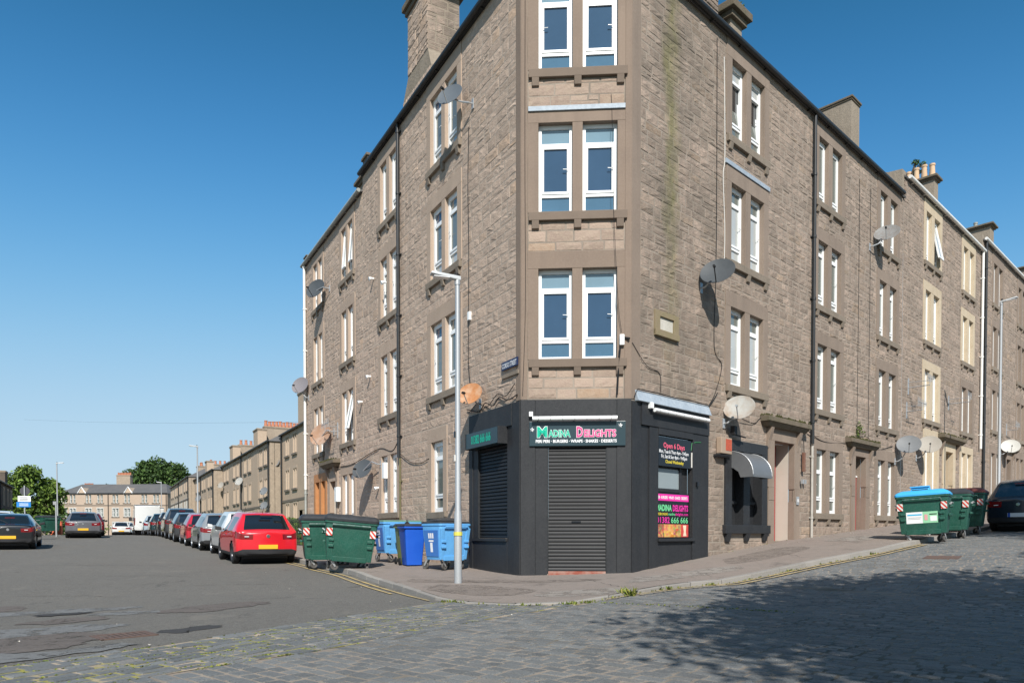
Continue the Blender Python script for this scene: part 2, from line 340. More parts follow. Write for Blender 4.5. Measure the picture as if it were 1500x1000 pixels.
# kerb line: (x,y,upstand) with the matching point at the wall
KL=[];IN=[]
for u in [70,60,50,40,30,24,19,15,12,9,7,5,3.2]:
    off=2.75 if u>6 else 2.82
    KL.append((*FL.p(u,off,0)[:2],.11)); IN.append(FL.p(u,-.15,0)[:2])
for (x,y,h),q in zip([(-3.3,15.28,.09),(-2.63,14.04,.09),(-2.01,12.67,.08),(-1.52,11.67,.06),(-1.24,11.16,.04),(-.89,10.81,.03),(-.26,10.46,.03),(.23,10.42,.03),(.85,10.65,.04),(1.44,11.35,.06),(2.14,12.25,.08),(3.05,13.16,.09),(4.43,14.09,.1),(6.57,15.68,.11),(7.78,16.5,.11),(8.76,17.28,.11)],
    [('L',1.3),('L',.7),('L',.1),('C',.15),('C',.4),('C',.65),('C',.9),('C',1.2),('C',1.5),('C',1.9),('R',0),('R',.3),('R',1.1),('R',3.3),('R',4.77),('R',6.0)]):
    KL.append((x,y,h)); f={'L':FL,'C':FC,'R':FR}[q[0]]; IN.append(f.p(q[1],-.15,0)[:2])
for u in [8,10,13,17,22,28,36,46]:
    KL.append((*FR.p(u,3.12,0)[:2],.11)); IN.append(FR.p(u,-.15,0)[:2])
KL=np.array(KL); IN=np.array(IN)
def catmull(P,n):
    P=np.vstack([2*P[0]-P[1],P,2*P[-1]-P[-2]]); out=[]
    for i in range(1,len(P)-2):
        for k in range(n):
            t=k/n; a,b,c,d=P[i-1],P[i],P[i+1],P[i+2]
            out.append(.5*((2*b)+(c-a)*t+(2*a-5*b+4*c-d)*t*t+(3*b-a-3*c+d)*t**3))
    out.append(P[-2]); return np.array(out)
KD=catmull(KL,8); ID=np.column_stack([np.interp(np.linspace(0,len(IN)-1,len(KD)),np.arange(len(IN)),IN[:,i]) for i in (0,1)])
KS=np.concatenate([[0],np.cumsum(np.hypot(*np.diff(KD[:,:2],axis=0).T))])
def kat(s):
    return np.array([np.interp(s,KS,KD[:,i]) for i in range(3)]+[np.interp(s,KS,ID[:,i]) for i in range(2)])
def s_of(x,y): return float(KS[np.argmin((KD[:,0]-x)**2+(KD[:,1]-y)**2)])
def pavz(x,y,t,up): return Zf(x,y)+up*(1-t)+.15*t
SS=[];s=0
while s<KS[-1]: SS.append(s); s+=.45 if abs(s-s_of(0,10.4))<22 else 1.5
mb=MB(); na=9; V=[]
for s in SS:
    kx,ky,up,ix,iy=kat(s)
    wdt=math.hypot(ix-kx,iy-ky)
    for j in range(na):
        t=.13/wdt+(1-.13/wdt)*j/(na-1); x=kx+(ix-kx)*t; y=ky+(iy-ky)*t
        V.append((x,y,pavz(x,y,t,up)))
F=[(i*na+j,i*na+j+1,(i+1)*na+j+1,(i+1)*na+j) for i in range(len(SS)-1) for j in range(na-1)]
mb.add(V,F); pavement=struct('pavement',mb,PAVE,smooth=True)
# kerb stones, each its own piece
s=0;  sc=s_of(0,10.4)
rest=MB()
while s<KS[-1]-1:
    ln=random.uniform(.8,.95); a=kat(s+.006); b=kat(s+ln-.006); s+=ln
    one_piece=MB() if abs(s-sc)<26 else rest
    jz=random.uniform(-.006,.006); pts=[]
    for q in (a,b):
        d=np.array([q[3]-q[0],q[4]-q[1]]); d/=np.hypot(*d)
        o=np.array(q[:2]); i_=o+d*.15; z=Zf(*o)
        pts.append(((o[0],o[1],z-.15),(i_[0],i_[1],z-.15),(i_[0],i_[1],z+q[2]+.004+jz),(o[0]+d[0]*.012,o[1]+d[1]*.012,z+q[2]+jz)))
    (p,q)=pts
    one_piece.hexa([p[0],q[0],q[1],p[1],p[3],q[3],q[2],p[2]])
    if one_piece is not rest: emit('kerb_stone',one_piece,KERB,pavement,bevel=.012)
emit('distant_kerb',rest,KERB,pavement,kind='stuff')
mb=MB()  # garden strips behind the farther terraces
for u0,u1 in [(18.9,40),(40,75),(75,140)]:
    n=8
    for i in range(n):
        for j in range(3):
            ua=u0+(u1-u0)*i/n; ub=u0+(u1-u0)*(i+1)/n; oa=.1-6.6*j/3; ob=.1-6.6*(j+1)/3
            P=[FL.p(ua,oa,0),FL.p(ub,oa,0),FL.p(ub,ob,0),FL.p(ua,ob,0)]
            mb.quad(*[(p[0],p[1],Zf(p[0],p[1])+.17) for p in P])
struct('garden_ground',mb,GRASS)

# setts of the hill street
def inpoly(x,y,P):
    c=False; j=len(P)-1
    for i in range(len(P)):
        xi,yi=P[i]; xj,yj=P[j]
        if (yi>y)!=(yj>y) and x<(xj-xi)*(y-yi)/(yj-yi)+xi: c=not c
        j=i
    return c
bandup=[(-10.,-2.),(-6.9,2.),(-4.14,5.66),(-3.39,6.76),(-2.67,8.32),(-1.92,9.78),(-1.30,10.98)]
bandlo=[(-8.,-2.),(-5.0,2.),(-2.52,5.66),(-1.98,6.36),(-1.4,7.13),(-.55,8.63),(.86,10.5)]
kline=[tuple(k[:2]) for k in KD if k[0]>-1.31 and (k[0]>-1.0 or k[1]<11.2)]
B1=np.array(bandup+kline); 
def resample(P,n):
    P=np.array(P); s=np.concatenate([[0],np.cumsum(np.hypot(*np.diff(P,axis=0).T))]); t=np.linspace(0,s[-1],n)
    return np.column_stack([np.interp(t,s,P[:,0]),np.interp(t,s,P[:,1])])
rB1=resample(B1,110); rB2=resample([FR.p(u,14,0)[:2] for u in (-26,-14,0,20,46)],110)
def ruled(A,B,n,dz):
    mb=MB(); V=[]
    for a,b in zip(A,B):
        for j in range(n):
            q=a+(b-a)*j/(n-1); V.append((q[0],q[1],Zf(*q)+dz))
    mb.add(V,[(i*n+j,i*n+j+1,(i+1)*n+j+1,(i+1)*n+j) for i in range(len(A)-1) for j in range(n-1)]); return mb
sett_road=struct('sett_road',ruled(rB1,rB2,40,.006),JOINT,smooth=True)
emit('gutter_bed',ruled(resample(bandup,50),resample(bandlo,50),8,.011),BANDJ,sett_road,smooth=True)
SP=[(-8.,-2.)]+bandlo[1:]+[p for p in kline if p[0]>.9]+[tuple(p) for p in rB2[::-1]]
BP=bandup+bandlo[::-1]
def sett_shape(P,h,rnd):
    c=np.mean(P,axis=0); ins=.009; V=[]
    tl=rnd.uniform(-.03,.03),rnd.uniform(-.03,.03); hz=h+rnd.uniform(-.002,.004)
    top=[]
    for p in P:
        d=p-c; q=c+d*(1-ins/max(.03,np.hypot(*d)))
        top.append((q[0],q[1],Zf(*q)+hz+tl[0]*d[0]+tl[1]*d[1]))
        V.append((p[0],p[1],Zf(*p)-.004))
    return V+top
SF=[(4,5,6,7),(0,1,5,4),(1,2,6,5),(2,3,7,6),(3,0,4,7)]
setts=[]
rnd=random.Random(5)
rdir=np.array((.760,-.650)); tdir=np.array((.650,.760)); O=np.array((1.,9.))
def gen(rdir,tdir,O,poly,pitch,lmin,lmax,tr,rr,h):
    t=tr[0]
    while t<tr[1]:
        w=pitch*rnd.uniform(.88,1.12); r=rr[0]+rnd.uniform(0,.3)
        skew=rnd.uniform(-.004,.004)
        while r<rr[1]:
            l=rnd.uniform(lmin,lmax); g=.0125
            c=O+rdir*(r+l/2)+tdir*(t+w/2)
            if c[1]>3 and c[1]<46 and abs(c[0]/c[1]-.0)<.82:
                if inpoly(c[0],c[1],poly):
                    j=lambda: rnd.uniform(-.009,.009)
                    P=[O+rdir*(r+g+j())+tdir*(t+g+j()),O+rdir*(r+l-g+j())+tdir*(t+g+j()),O+rdir*(r+l-g+j())+tdir*(t+w-g+j()),O+rdir*(r+g+j())+tdir*(t+w-g+j())]
                    V=sett_shape(P,h,rnd); px=[pix(v) for v in V[4:]]
                    A=0
                    if all(px):
                        xs_=[p[0] for p in px]; ys_=[p[1] for p in px]
                        if max(xs_)>0 and min(xs_)<1500 and min(ys_)<1000:
                            A=.5*abs((xs_[0]-xs_[2])*(ys_[1]-ys_[3])-(xs_[1]-xs_[3])*(ys_[0]-ys_[2]))*(1 if max(ys_)<1000 else .3)
                    setts.append((A,V,rnd.random()))
            r+=l
        t+=w
gen(rdir,tdir,O,SP,.138,.16,.27,(-9,44),(-16,28),.0105)
bd=np.array([-1.30+4.14,10.98-5.66]); bd/=np.hypot(*bd)
gen(bd,np.array([-bd[1],bd[0]]),np.array([-4.14,5.66]),BP,.135,.2,.42,(-2.6,.8),(-5,9),.0155)
setts.sort(key=lambda a:-a[0])
for A,V,t in setts[:295]:
    m=MB(); m.add(V,SF,0,t); emit('sett',m,SETT,sett_road)
m=MB()
for A,V,t in setts[295:]: m.add(V,SF,0,t)
emit('setts',m,SETT,sett_road,kind='stuff',recalc=False)

# painted lines
def along(s0,s1,off,wid,dz,name,par,step=.5):
    A=[];B=[]
    for s in np.arange(s0,s1,step):
        q=kat(s); d=np.array([q[3]-q[0],q[4]-q[1]]); d/=np.hypot(*d); o=q[:2]
        A.append(o-d*off); B.append(o-d*(off+wid))
    emit(name,ruled(np.array(A),np.array(B),2,dz),YELL,par)
sl0=s_of(*FL.p(14,2.75,0)[:2]); sl1=s_of(-1.24,11.16); sr0=s_of(1.3,11.2); sr1=s_of(*FR.p(8,3.1,0)[:2])
along(sl0,sl1-.3,.17,.07,.013,'yellow_line',road); along(sl0,sl1-1.6,.36,.07,.013,'yellow_line',road)
along(sr0,sr1,.10,.06,.031,'yellow_line',sett_road,.3); along(sr0+1,sr1,.27,.06,.031,'yellow_line',sett_road,.3)
mb=MB()
for u0,u1,o in [(33.5,33.8,9.6),(36,36.15,9.3)]:
    pass
def patch(pts,m,dz,name='asphalt_patch'):
    P=catmull(np.array(pts+[pts[0]],float),5)[:-1]; c=P.mean(axis=0); mb=MB()
    P=np.array([p+np.array([rnd.uniform(-.07,.07),rnd.uniform(-.07,.07)]) for p in P]); n=len(P)
    V=[(c[0],c[1],Zf(*c)+dz)]+[(p[0],p[1],Zf(*p)+dz) for p in P]
    mb.add(V,[(0,1+i,1+(i+1)%n) for i in range(n)]); emit(name,mb,m,road)
patch([(-6.93,9.5),(-6.5,9.9),(-5.6,10.4),(-5.5,10.1),(-6.2,9.35),(-6.8,9.1)],PATCHL,.004)
patch([(-6.3,9.2),(-6.15,9.45),(-5.85,9.62),(-5.8,9.42),(-6.1,9.15)],PATCHD,.009)
patch([(-5.7,9.4),(-5.35,9.75),(-4.9,9.95),(-4.95,9.6),(-5.4,9.25)],PATCHL,.004)
patch([(-4.95,9.55),(-4.9,10.2),(-4.5,10.9),(-3.9,11.1),(-4.0,10.3),(-4.4,9.6)],PATCHB,.006)
patch([(-6.6,7.3),(-5.74,7.85),(-5.1,8.4),(-4.55,8.35),(-4.8,7.75),(-5.4,7.2),(-6.2,6.6)],PATCHL,.004)
patch([(-6.3,6.6),(-5.3,7.2),(-4.8,7.7),(-4.3,7.45),(-4.25,7.0),(-4.45,6.45),(-5.4,5.7)],PATCHB,.006)
patch([(-4.9,5.85),(-4.6,6.3),(-4.15,6.55),(-3.85,6.95),(-3.7,6.8),(-4.0,6.2),(-4.5,5.5)],PATCHL,.008)
patch([(-5.9,8.35),(-5.8,8.9),(-5.4,9.1),(-5.2,8.8),(-5.5,8.4)],PATCHB,.006)
patch([(-8.5,9.6),(-7.6,10.4),(-6.9,10.0),(-7.2,9.3),(-8.1,8.9)],PATCHB,.004)
patch([(-4.0,7.6),(-3.8,8.2),(-3.5,8.3),(-3.6,7.7)],PATCHD,.004)
# drain grate and manhole cover
t=thing('drain_grate','rusty iron drain grate set in the asphalt beside the mossy gutter','drain grate',(-4.16,7.46,Zf(-4.16,7.46)),math.atan2(.5,.35)-.15)
mb=MB(); mb.box(-.27,.27,-.2,-.17,0,.012); mb.box(-.27,.27,.17,.2,0,.012); mb.box(-.27,-.245,-.2,.2,0,.0115); mb.box(.245,.27,-.2,.2,0,.0115); emit('frame',mb,IRON,t)
mb=MB(); mb.box(-.245,.245,-.17,.17,.001,.003); emit('pit_shade_sheet',mb,PATCHD,t)  # flat dark sheet standing for the shaded depth under the bars
for i in range(8):
    mb=MB(); x=-.22+i*.063; mb.box(x-.016,x+.016,-.17,.17,.0035,.011); emit('bar',mb,IRON,t)
x,y=8.98,15.39
mb=MB(); rc=rdir; tc=tdir
for dz,hw,hd in [(.028,.33,.24)]:
    P=[np.array((x,y))+rc*a*hw+tc*b*hd for a,b in ((-1,-1),(1,-1),(1,1),(-1,1))]
    mb.hexa([(p[0],p[1],Zf(*p)) for p in P]+[(p[0],p[1],Zf(*p)+dz) for p in P])
one('manhole_cover',mb,IRON,'rusty rectangular manhole cover set among the sunlit grey setts','manhole cover',(x,y,Zf(x,y)))
# weeds and scraps
mb=MB(); rw=random.Random(3)
def tuft(x,y,z,h,n,w=.012):
    for _ in range(n):
        a=rw.uniform(0,6.28); l=rw.uniform(.3,1)*h; b=rw.uniform(.2,.9)*h; dx,dy=math.cos(a),math.sin(a)
        mb.add([(x-dy*w,y+dx*w,z),(x+dy*w,y-dx*w,z),(x+dx*b*.5+dy*w*.6,y+dy*b*.5-dx*w*.6,z+l*.7),(x+dx*b,y+dy*b,z+l)],[(0,1,2),(0,2,3)])
for _ in range(330):
    k=rw.random(); i=rw.choices(range(1,6),[1,2,2,2,1])[0]; a=np.array(bandup[i])*(1-k)+np.array(bandup[i+1])*k; b=np.array(bandlo[i])*(1-k)+np.array(bandlo[i+1])*k
    f=round(rw.random()*9)/9; q=a+(b-a)*f; ln=rw.uniform(.04,.45)*rw.random()
    for _ in range(int(3+ln*40)):
        d=bd*rw.uniform(-ln,ln)+np.array([bd[1],-bd[0]])*rw.gauss(0,.012); tuft(q[0]+d[0],q[1]+d[1],Zf(*q)+.012,rw.uniform(.004,.014),2,.014)
for _ in range(150):
    s=rw.uniform(s_of(-1.2,11.1),s_of(*FR.p(5,3,0)[:2])); q=kat(s); d=np.array([q[3]-q[0],q[4]-q[1]]); d/=np.hypot(*d); o=q[:2]-d*rw.uniform(.0,.12)
    tuft(o[0],o[1],Zf(*o)+.015,rw.uniform(.015,.06),3)
for s,h,n in [(s_of(1.75,11.7),.16,26),(s_of(2.5,12.6),.09,14),(s_of(3.6,13.5),.07,10),(s_of(5.5,14.9),.06,10),(s_of(8.2,16.8),.07,10),(s_of(-1.15,11.0),.05,12),(s_of(.7,10.6),.05,14),(s_of(.9,10.7),.05,14)]:
    q=kat(s); d=np.array([q[3]-q[0],q[4]-q[1]]); d/=np.hypot(*d)
    for _ in range(n):
        o=q[:2]-d*rw.uniform(.0,.07)+np.array([rw.uniform(-.12,.12),rw.uniform(-.05,.05)]); tuft(o[0],o[1],Zf(*o)+.01,h,3,.016)
for _ in range(90):
    u=rw.uniform(.2,12); q=FR.p(u,rw.uniform(.0,.06),0); tuft(q[0],q[1],Zf(q[0],q[1])+.14,rw.uniform(.01,.035),2)
for _ in range(120):
    k=rw.random(); q=np.array([1.0,10.8])*(1-k)+np.array([3.4,9.2])*k+np.array([rw.uniform(-.08,.08),rw.uniform(-.08,.08)]); tuft(q[0],q[1],Zf(*q)+.012,rw.uniform(.008,.025),3)
emit('weeds',mb,WEED,None,kind='stuff',recalc=False)
mb=MB()
for _ in range(70):
    x=rw.uniform(-8,9); y=rw.uniform(6,18); 
    if rw.random()<.5: u=rw.uniform(4.5,12); q=FR.p(u,rw.uniform(.1,.9),0); x,y=q[0],q[1]; zz=Zf(x,y)+.15
    else:
        zz=Zf(x,y)+.03
    s_=rw.uniform(.008,.02); a=rw.uniform(0,3.1); c_,d_=math.cos(a)*s_,math.sin(a)*s_
    mb.add([(x-c_,y-d_,zz),(x+d_,y-c_,zz+.008),(x+c_,y+d_,zz+.004),(x-d_,y+c_,zz+.01)],[(0,1,2),(0,2,3)])
emit('scattered_litter',mb,mat('litter_scraps',(.5,.46,.4),.9,.2,tone=.4),None,kind='stuff')

# relaid patches on the pavement and cracks in the asphalt
MX=KD; MI=ID
def pav_at(x,y):
    best=None
    for k in range(0,len(MX)):
        a=MX[k,:2]; d=MI[k]-a; L2=float(d@d); t=float(((x-a[0])*d[0]+(y-a[1])*d[1])/L2); q=a+d*t; e=(q[0]-x)**2+(q[1]-y)**2
        if -.02<=t<=1.02 and (best is None or e<best[0]): best=(e,t,MX[k,2])
    if best is None: return Zf(x,y)+.15
    return pavz(x,y,best[1],best[2])
PAVD=mat('dark_pavement_patch',(.185,.154,.132),.95,.2,noise=[(5,.5,(.215,.18,.155)),(45,.6,(.29,.245,.21))],bump=.8,bscale=80)
PAVL=mat('pale_pavement_patch',(.27,.24,.21),.95,.2,noise=[(5,.5,(.22,.195,.172)),(45,.5,(.34,.305,.27))],bump=.8,bscale=80)
for m_,lo in ((PAVD,.42),(PAVL,.43)):
    n_=m_.node_tree; t_=n_.nodes.new('ShaderNodeTexNoise'); t_.inputs['Scale'].default_value=3.5; t_.inputs['Detail'].default_value=9; t_.inputs['Roughness'].default_value=.75
    g_=n_.nodes.new('ShaderNodeNewGeometry'); n_.links.new(g_.outputs['Position'],t_.inputs['Vector']); r_=n_.nodes.new('ShaderNodeMapRange'); n_.links.new(t_.outputs['Fac'],r_.inputs[0]); r_.inputs[1].default_value=lo; r_.inputs[2].default_value=lo+.06; n_.links.new(r_.outputs[0],n_.nodes['Principled BSDF'].inputs['Alpha'])
def pavpatch(pts,m,dz=.004):
    P=catmull(np.array(pts+[pts[0]],float),5)[:-1]; c=P.mean(axis=0); mb=MB(); n=len(P); rings=[]
    V=[(c[0],c[1],pav_at(*c)+dz)]
    for f in (.33,.66,1):
        for p in P: q=c+(p-c)*f; V.append((q[0],q[1],pav_at(*q)+dz))
    F=[(0,1+i,1+(i+1)%n) for i in range(n)]+[(1+r*n+i,1+(r+1)*n+i,1+(r+1)*n+(i+1)%n,1+r*n+(i+1)%n) for r in (0,1) for i in range(n)]
    mb.add(V,F); emit('pavement_patch',mb,m,pavement)
pavpatch([(-1.6,13.5),(-.6,13.2),(.2,12.4),(-.2,11.6),(-1.1,11.9),(-1.7,12.6)],PAVD)
pavpatch([(-2.3,14.8),(-.4,14.3),(1.4,14.2),(1.2,13.8),(-.6,13.8),(-2.2,14.2)],PAVD)
pavpatch([(2.2,14.3),(4.2,15.4),(4.6,15.0),(3.2,14.1),(2.0,13.2)],PAVL)
pavpatch([(4.6,16.6),(6.6,18.4),(7.2,18.0),(5.8,16.5),(4.6,15.8)],PAVD)
pavpatch([(.3,12.0),(1.6,12.4),(1.9,11.9),(1.0,11.3),(.2,11.4)],PAVL)
pavpatch([(8.2,19.6),(9.6,21.0),(10.2,20.6),(9.0,19.1)],PAVL)
CRK=mat('crack_dark',(.035,.034,.032),.95,.1)
def crack(pts,w,par=road,zf=Zf):
    P=catmull(np.array(pts,float),7); P=P+np.array([[rw.gauss(0,.025),rw.gauss(0,.025)] for _ in P]); mb=MB(); V=[]
    for i,p in enumerate(P):
        d=P[min(i+1,len(P)-1)]-P[max(i-1,0)]; d=d/np.hypot(*d); n=np.array([-d[1],d[0]]); k=.5*w*rw.uniform(.3,1)*math.sin(math.pi*(i+.5)/len(P))**.5
        for s in (-1,1): q=p+n*s*k; V.append((q[0],q[1],zf(*q)+.005))
    mb.add(V,[(2*i,2*i+1,2*i+3,2*i+2) for i in range(len(P)-1)]); emit('crack',mb,CRK,par)
crack([(-6.5,13.6),(-5.6,14.1),(-4.9,14.2)],.03); crack([(-9.5,15.5),(-8.2,15.9),(-7.2,15.6)],.03); crack([(-2.6,12.9),(-2.2,13.4),(-2.4,14.2)],.03); crack([(-4.6,11.4),(-4.0,11.8),(-3.3,11.7)],.025); crack([(-13,19),(-11,19.6),(-9.5,19.3)],.035); crack([(-3.4,13.9),(-3.0,14.2),(-2.7,14.1)],.06); crack([(-8.3,11.6),(-7.3,11.9),(-6.6,11.8)],.02)
for pts in ([(.9,14.6),(1.4,13.6),(1.6,12.8),(2.0,12.3)],[(-1.2,14.6),(-.9,13.9),(-.2,13.5)],[(3.0,15.6),(3.6,14.9),(3.7,14.1)],[(5.5,17.8),(6.2,16.9),(6.3,16.2)]): crack(pts,.016,pavement,pav_at)
# ================================================================ TENEMENTS
class Bld:
    def __init__(s,root): s.root=root; s.st=[]
    def flush(s,n,mat_default):
        s.st.sort(key=lambda a:-a[0])
        for A,V,F,t,m in s.st[:n]:
            k=MB(); k.add(V,F,0,t); emit('stone',k,m,s.root)
        by={}
        for A,V,F,t,m in s.st[n:]: by.setdefault(m.name,(m,MB()))[1].add(V,F,0,t)
        for m,k in by.values(): emit('stones',k,m,s.root,kind='stuff',recalc=False)
def wallsheet(B,f,u0,u1,z0,z1,holes,m,o=0):
    us=sorted({u0,u1,*[h[i] for h in holes for i in (0,1) if u0<h[i]<u1]}); zs=sorted({z0,z1,*[h[i] for h in holes for i in (2,3) if z0<h[i]<z1]})
    mb=MB()
    for a,b in zip(us,us[1:]):
        for c,d in zip(zs,zs[1:]):
            um,zm=(a+b)/2,(c+d)/2
            if any(h[0]<um<h[1] and h[2]<zm<h[3] for h in holes): continue
            mb.quad(f.p(a,o,c),f.p(b,o,c),f.p(b,o,d),f.p(a,o,d),0,.5)
    return emit('wall',mb,m,B.root)
def rubble(B,f,u0,u1,z0,z1,excl,m,hr,lr,seed,proud=(.004,.014),gap=.0055,snecks=.34,rough=1.0):
    rn=random.Random(seed)
    def put(a,b,c,d):
        if b-a<.05 or d-c<.045: return
        for i,(ea,eb,ec,ed) in enumerate(excl):
            if a<eb and b>ea and c<ed and d>ec:
                if a<ea-.04: put(a,ea,c,d)
                if b>eb+.04: put(eb,b,c,d)
                a2,b2=max(a,ea),min(b,eb)
                if c<ec-.04: put(a2,b2,c,ec)
                if d>ed+.04: put(a2,b2,ed,d)
                return
        pr=rn.uniform(*proud); g=gap*rn.uniform(.6,1.3); j=lambda:rn.uniform(-.008,.008)
        ins=min(.02,(b-a)*.2,(d-c)*.2)
        cs=[(a+g+j(),c+g+j()),(b-g+j(),c+g+j()),(b-g+j(),d-g+j()),(a+g+j(),d-g+j())]
        nu=max(2,min(4,int((b-a)/.13))); nz=2 if d-c<.24 else 3; base=[];front=[]
        for jz in range(nz+1):
            for iu in range(nu+1):
                s_,t_=iu/nu,jz/nz
                u=(cs[0][0]*(1-s_)+cs[1][0]*s_)*(1-t_)+(cs[3][0]*(1-s_)+cs[2][0]*s_)*t_; z=(cs[0][1]*(1-s_)+cs[1][1]*s_)*(1-t_)+(cs[3][1]*(1-s_)+cs[2][1]*s_)*t_
                edge=iu in(0,nu) or jz in(0,nz)
                fu=u+(ins if iu==0 else -ins if iu==nu else rn.uniform(-.25,.25)*(b-a)/nu); fz=z+(ins*.7 if jz==0 else -ins*.7 if jz==nz else rn.uniform(-.25,.25)*(d-c)/nz)
                front.append(f.p(fu,pr*(rn.uniform(.15,.9) if edge else rn.uniform(.4,1.7))*rough,fz)); base.append(f.p(u,-.004,z))
        W_=nu+1; STF=[(jz*W_+iu,jz*W_+iu+1,(jz+1)*W_+iu+1,(jz+1)*W_+iu) for jz in range(nz) for iu in range(nu)]
        V=list(front); o_=len(V)
        rim=[i for i in range(nu)]+[nu+k*W_ for k in range(nz)]+[nz*W_+nu-k for k in range(nu)]+[(nz-k)*W_ for k in range(nz)]
        V+=[base[i] for i in rim]; nr=len(rim)
        STF=STF+[(o_+k,o_+(k+1)%nr,rim[(k+1)%nr],rim[k]) for k in range(nr)]
        A=0; px=[pix(front[i]) for i in (0,nu,nz*W_+nu,nz*W_)]
        if all(px):
            if min(p[0] for p in px)<1500 and max(p[0] for p in px)>0 and max(p[1] for p in px)>0:
                A=.5*abs((px[0][0]-px[2][0])*(px[1][1]-px[3][1])-(px[1][0]-px[3][0])*(px[0][1]-px[2][1]))
        B.st.append((A,V,STF,rn.random(),m))
    z=z0
    while z<z1-.03:
        h=rn.uniform(*hr)
        if z1-z-h<hr[0]*.7: h=z1-z
        u=u0-rn.uniform(0,lr[0]); 
        while u<u1-.02:
            l=rn.uniform(*lr)*(1 if rn.random()<.8 else 1.35)
            if u1-u-l<.12: l=u1-u
            a=max(u,u0)
            gz=Zf(*f.p(a,0,0)[:2])
            if z+h>gz+.05:
                if rn.random()<snecks and h>.2:
                    k=rn.uniform(.38,.62); put(a,u+l,z,z+h*k); 
                    kk=rn.uniform(.35,.65)
                    if l>.45: put(a,a+(u+l-a)*kk,z+h*k,z+h); put(a+(u+l-a)*kk,u+l,z+h*k,z+h)
                    else: put(a,u+l,z+h*k,z+h)
                else: put(a,u+l,z,z+h)
            u+=l
        z+=h
def fobj(name,B,f,boxes,m,bev=.006,**k):
    mb=MB()
    for b in boxes: f.box(mb,*b)
    return emit(name,mb,m,B.root if isinstance(B,Bld) else B,bevel=bev,**k)
rsash=random.Random(8)
def light(B,f,u0,u1,z0,z1,glass,tiers=3,frame=UPVC,tilt=None,dep=.15,ft=.075,top=.40,bot=.40,curt=None):
    P=f; o1=-dep; o0=o1-.07
    mb=MB()
    P.box(mb,u0,u0+ft,o0,o1,z0,z1); P.box(mb,u1-ft,u1,o0,o1,z0,z1)
    P.box(mb,u0+ft,u1-ft,o0,o1,z0,z0+ft*1.2); P.box(mb,u0+ft,u1-ft,o0,o1,z1-ft*1.2,z1)
    zt=z1-top if tiers==3 else z1-ft*1.2; zb=z0+bot if tiers>=2 else z0+ft*1.2
    if tiers==3: P.box(mb,u0+ft,u1-ft,o0,o1-.004,zt-.05,zt+.02)
    if tiers>=2: P.box(mb,u0+ft,u1-ft,o0,o1-.004,zb-.03,zb+.04)
    wn=emit('window',mb,frame,B.root,bevel=.004)
    def pane(a,b,c,d,m,o=-.035,fn=None):
        k=MB()
        if fn: k.hexa([fn(a,o1+o-.012,c),fn(b,o1+o-.012,c),fn(b,o1+o,c),fn(a,o1+o,c),fn(a,o1+o-.012,d),fn(b,o1+o-.012,d),fn(b,o1+o,d),fn(a,o1+o,d)])
        else: P.box(k,a,b,o1+o-.012,o1+o,c,d)
        emit('pane',k,m,wn)
    gl=glass if isinstance(glass,(list,tuple)) else [glass]*3
    a,b=u0+ft,u1-ft
    if tiers==3: pane(a,b,zt+.02,z1-ft*1.2,gl[0])
    if tiers>=2: pane(a,b,z0+ft*1.2,zb-.03,gl[2])
    c,d=zb+.04,(zt-.05 if tiers==3 else zt)
    fn=None
    if tilt:
        def fn(u,o,z): k=(d-z)*tilt if tilt>0 else (z-c)*tilt; return P.p(u,o+k,z)
    sw=.05; k=MB()
    def bx(u_0,u_1,z_0,z_1,oo=.012):
        q=fn or P.p
        k.hexa([q(u_0,o1-.05,z_0),q(u_1,o1-.05,z_0),q(u_1,o1+oo,z_0),q(u_0,o1+oo,z_0),q(u_0,o1-.05,z_1),q(u_1,o1-.05,z_1),q(u_1,o1+oo,z_1),q(u_0,o1+oo,z_1)])
    if tilt:
        kk=MB(); P.box(kk,a,b,o1-.09,o1-.075,c,d); emit('pane',kk,G_DARK,wn)  # dark sheet closing the opening, stands for the unlit room behind
    bx(a+.004,a+sw,c,d); bx(b-sw,b-.004,c,d); bx(a+sw,b-sw,c,c+sw); bx(a+sw,b-sw,d-sw,d)
    emit('sash',k,frame,wn)
    pane(a+sw,b-sw,c+sw,d-sw,gl[1],-.02,fn)
    if tiers==3 and ft>.055:
        k=MB(); uu=b-sw/2 if rsash.random()<.5 else a+sw/2; q=fn or P.p; p=q(uu,o1+.02,(c+d)/2-.05)
        s=1 if uu<(a+b)/2 else -1; k.tube([q(uu,o1+.013,(c+d)/2),q(uu,o1+.045,(c+d)/2),q(uu+s*.11,o1+.045,(c+d)/2+.005)],.009,5); emit('handle',k,frame,wn)
    return wn
HOLES={}
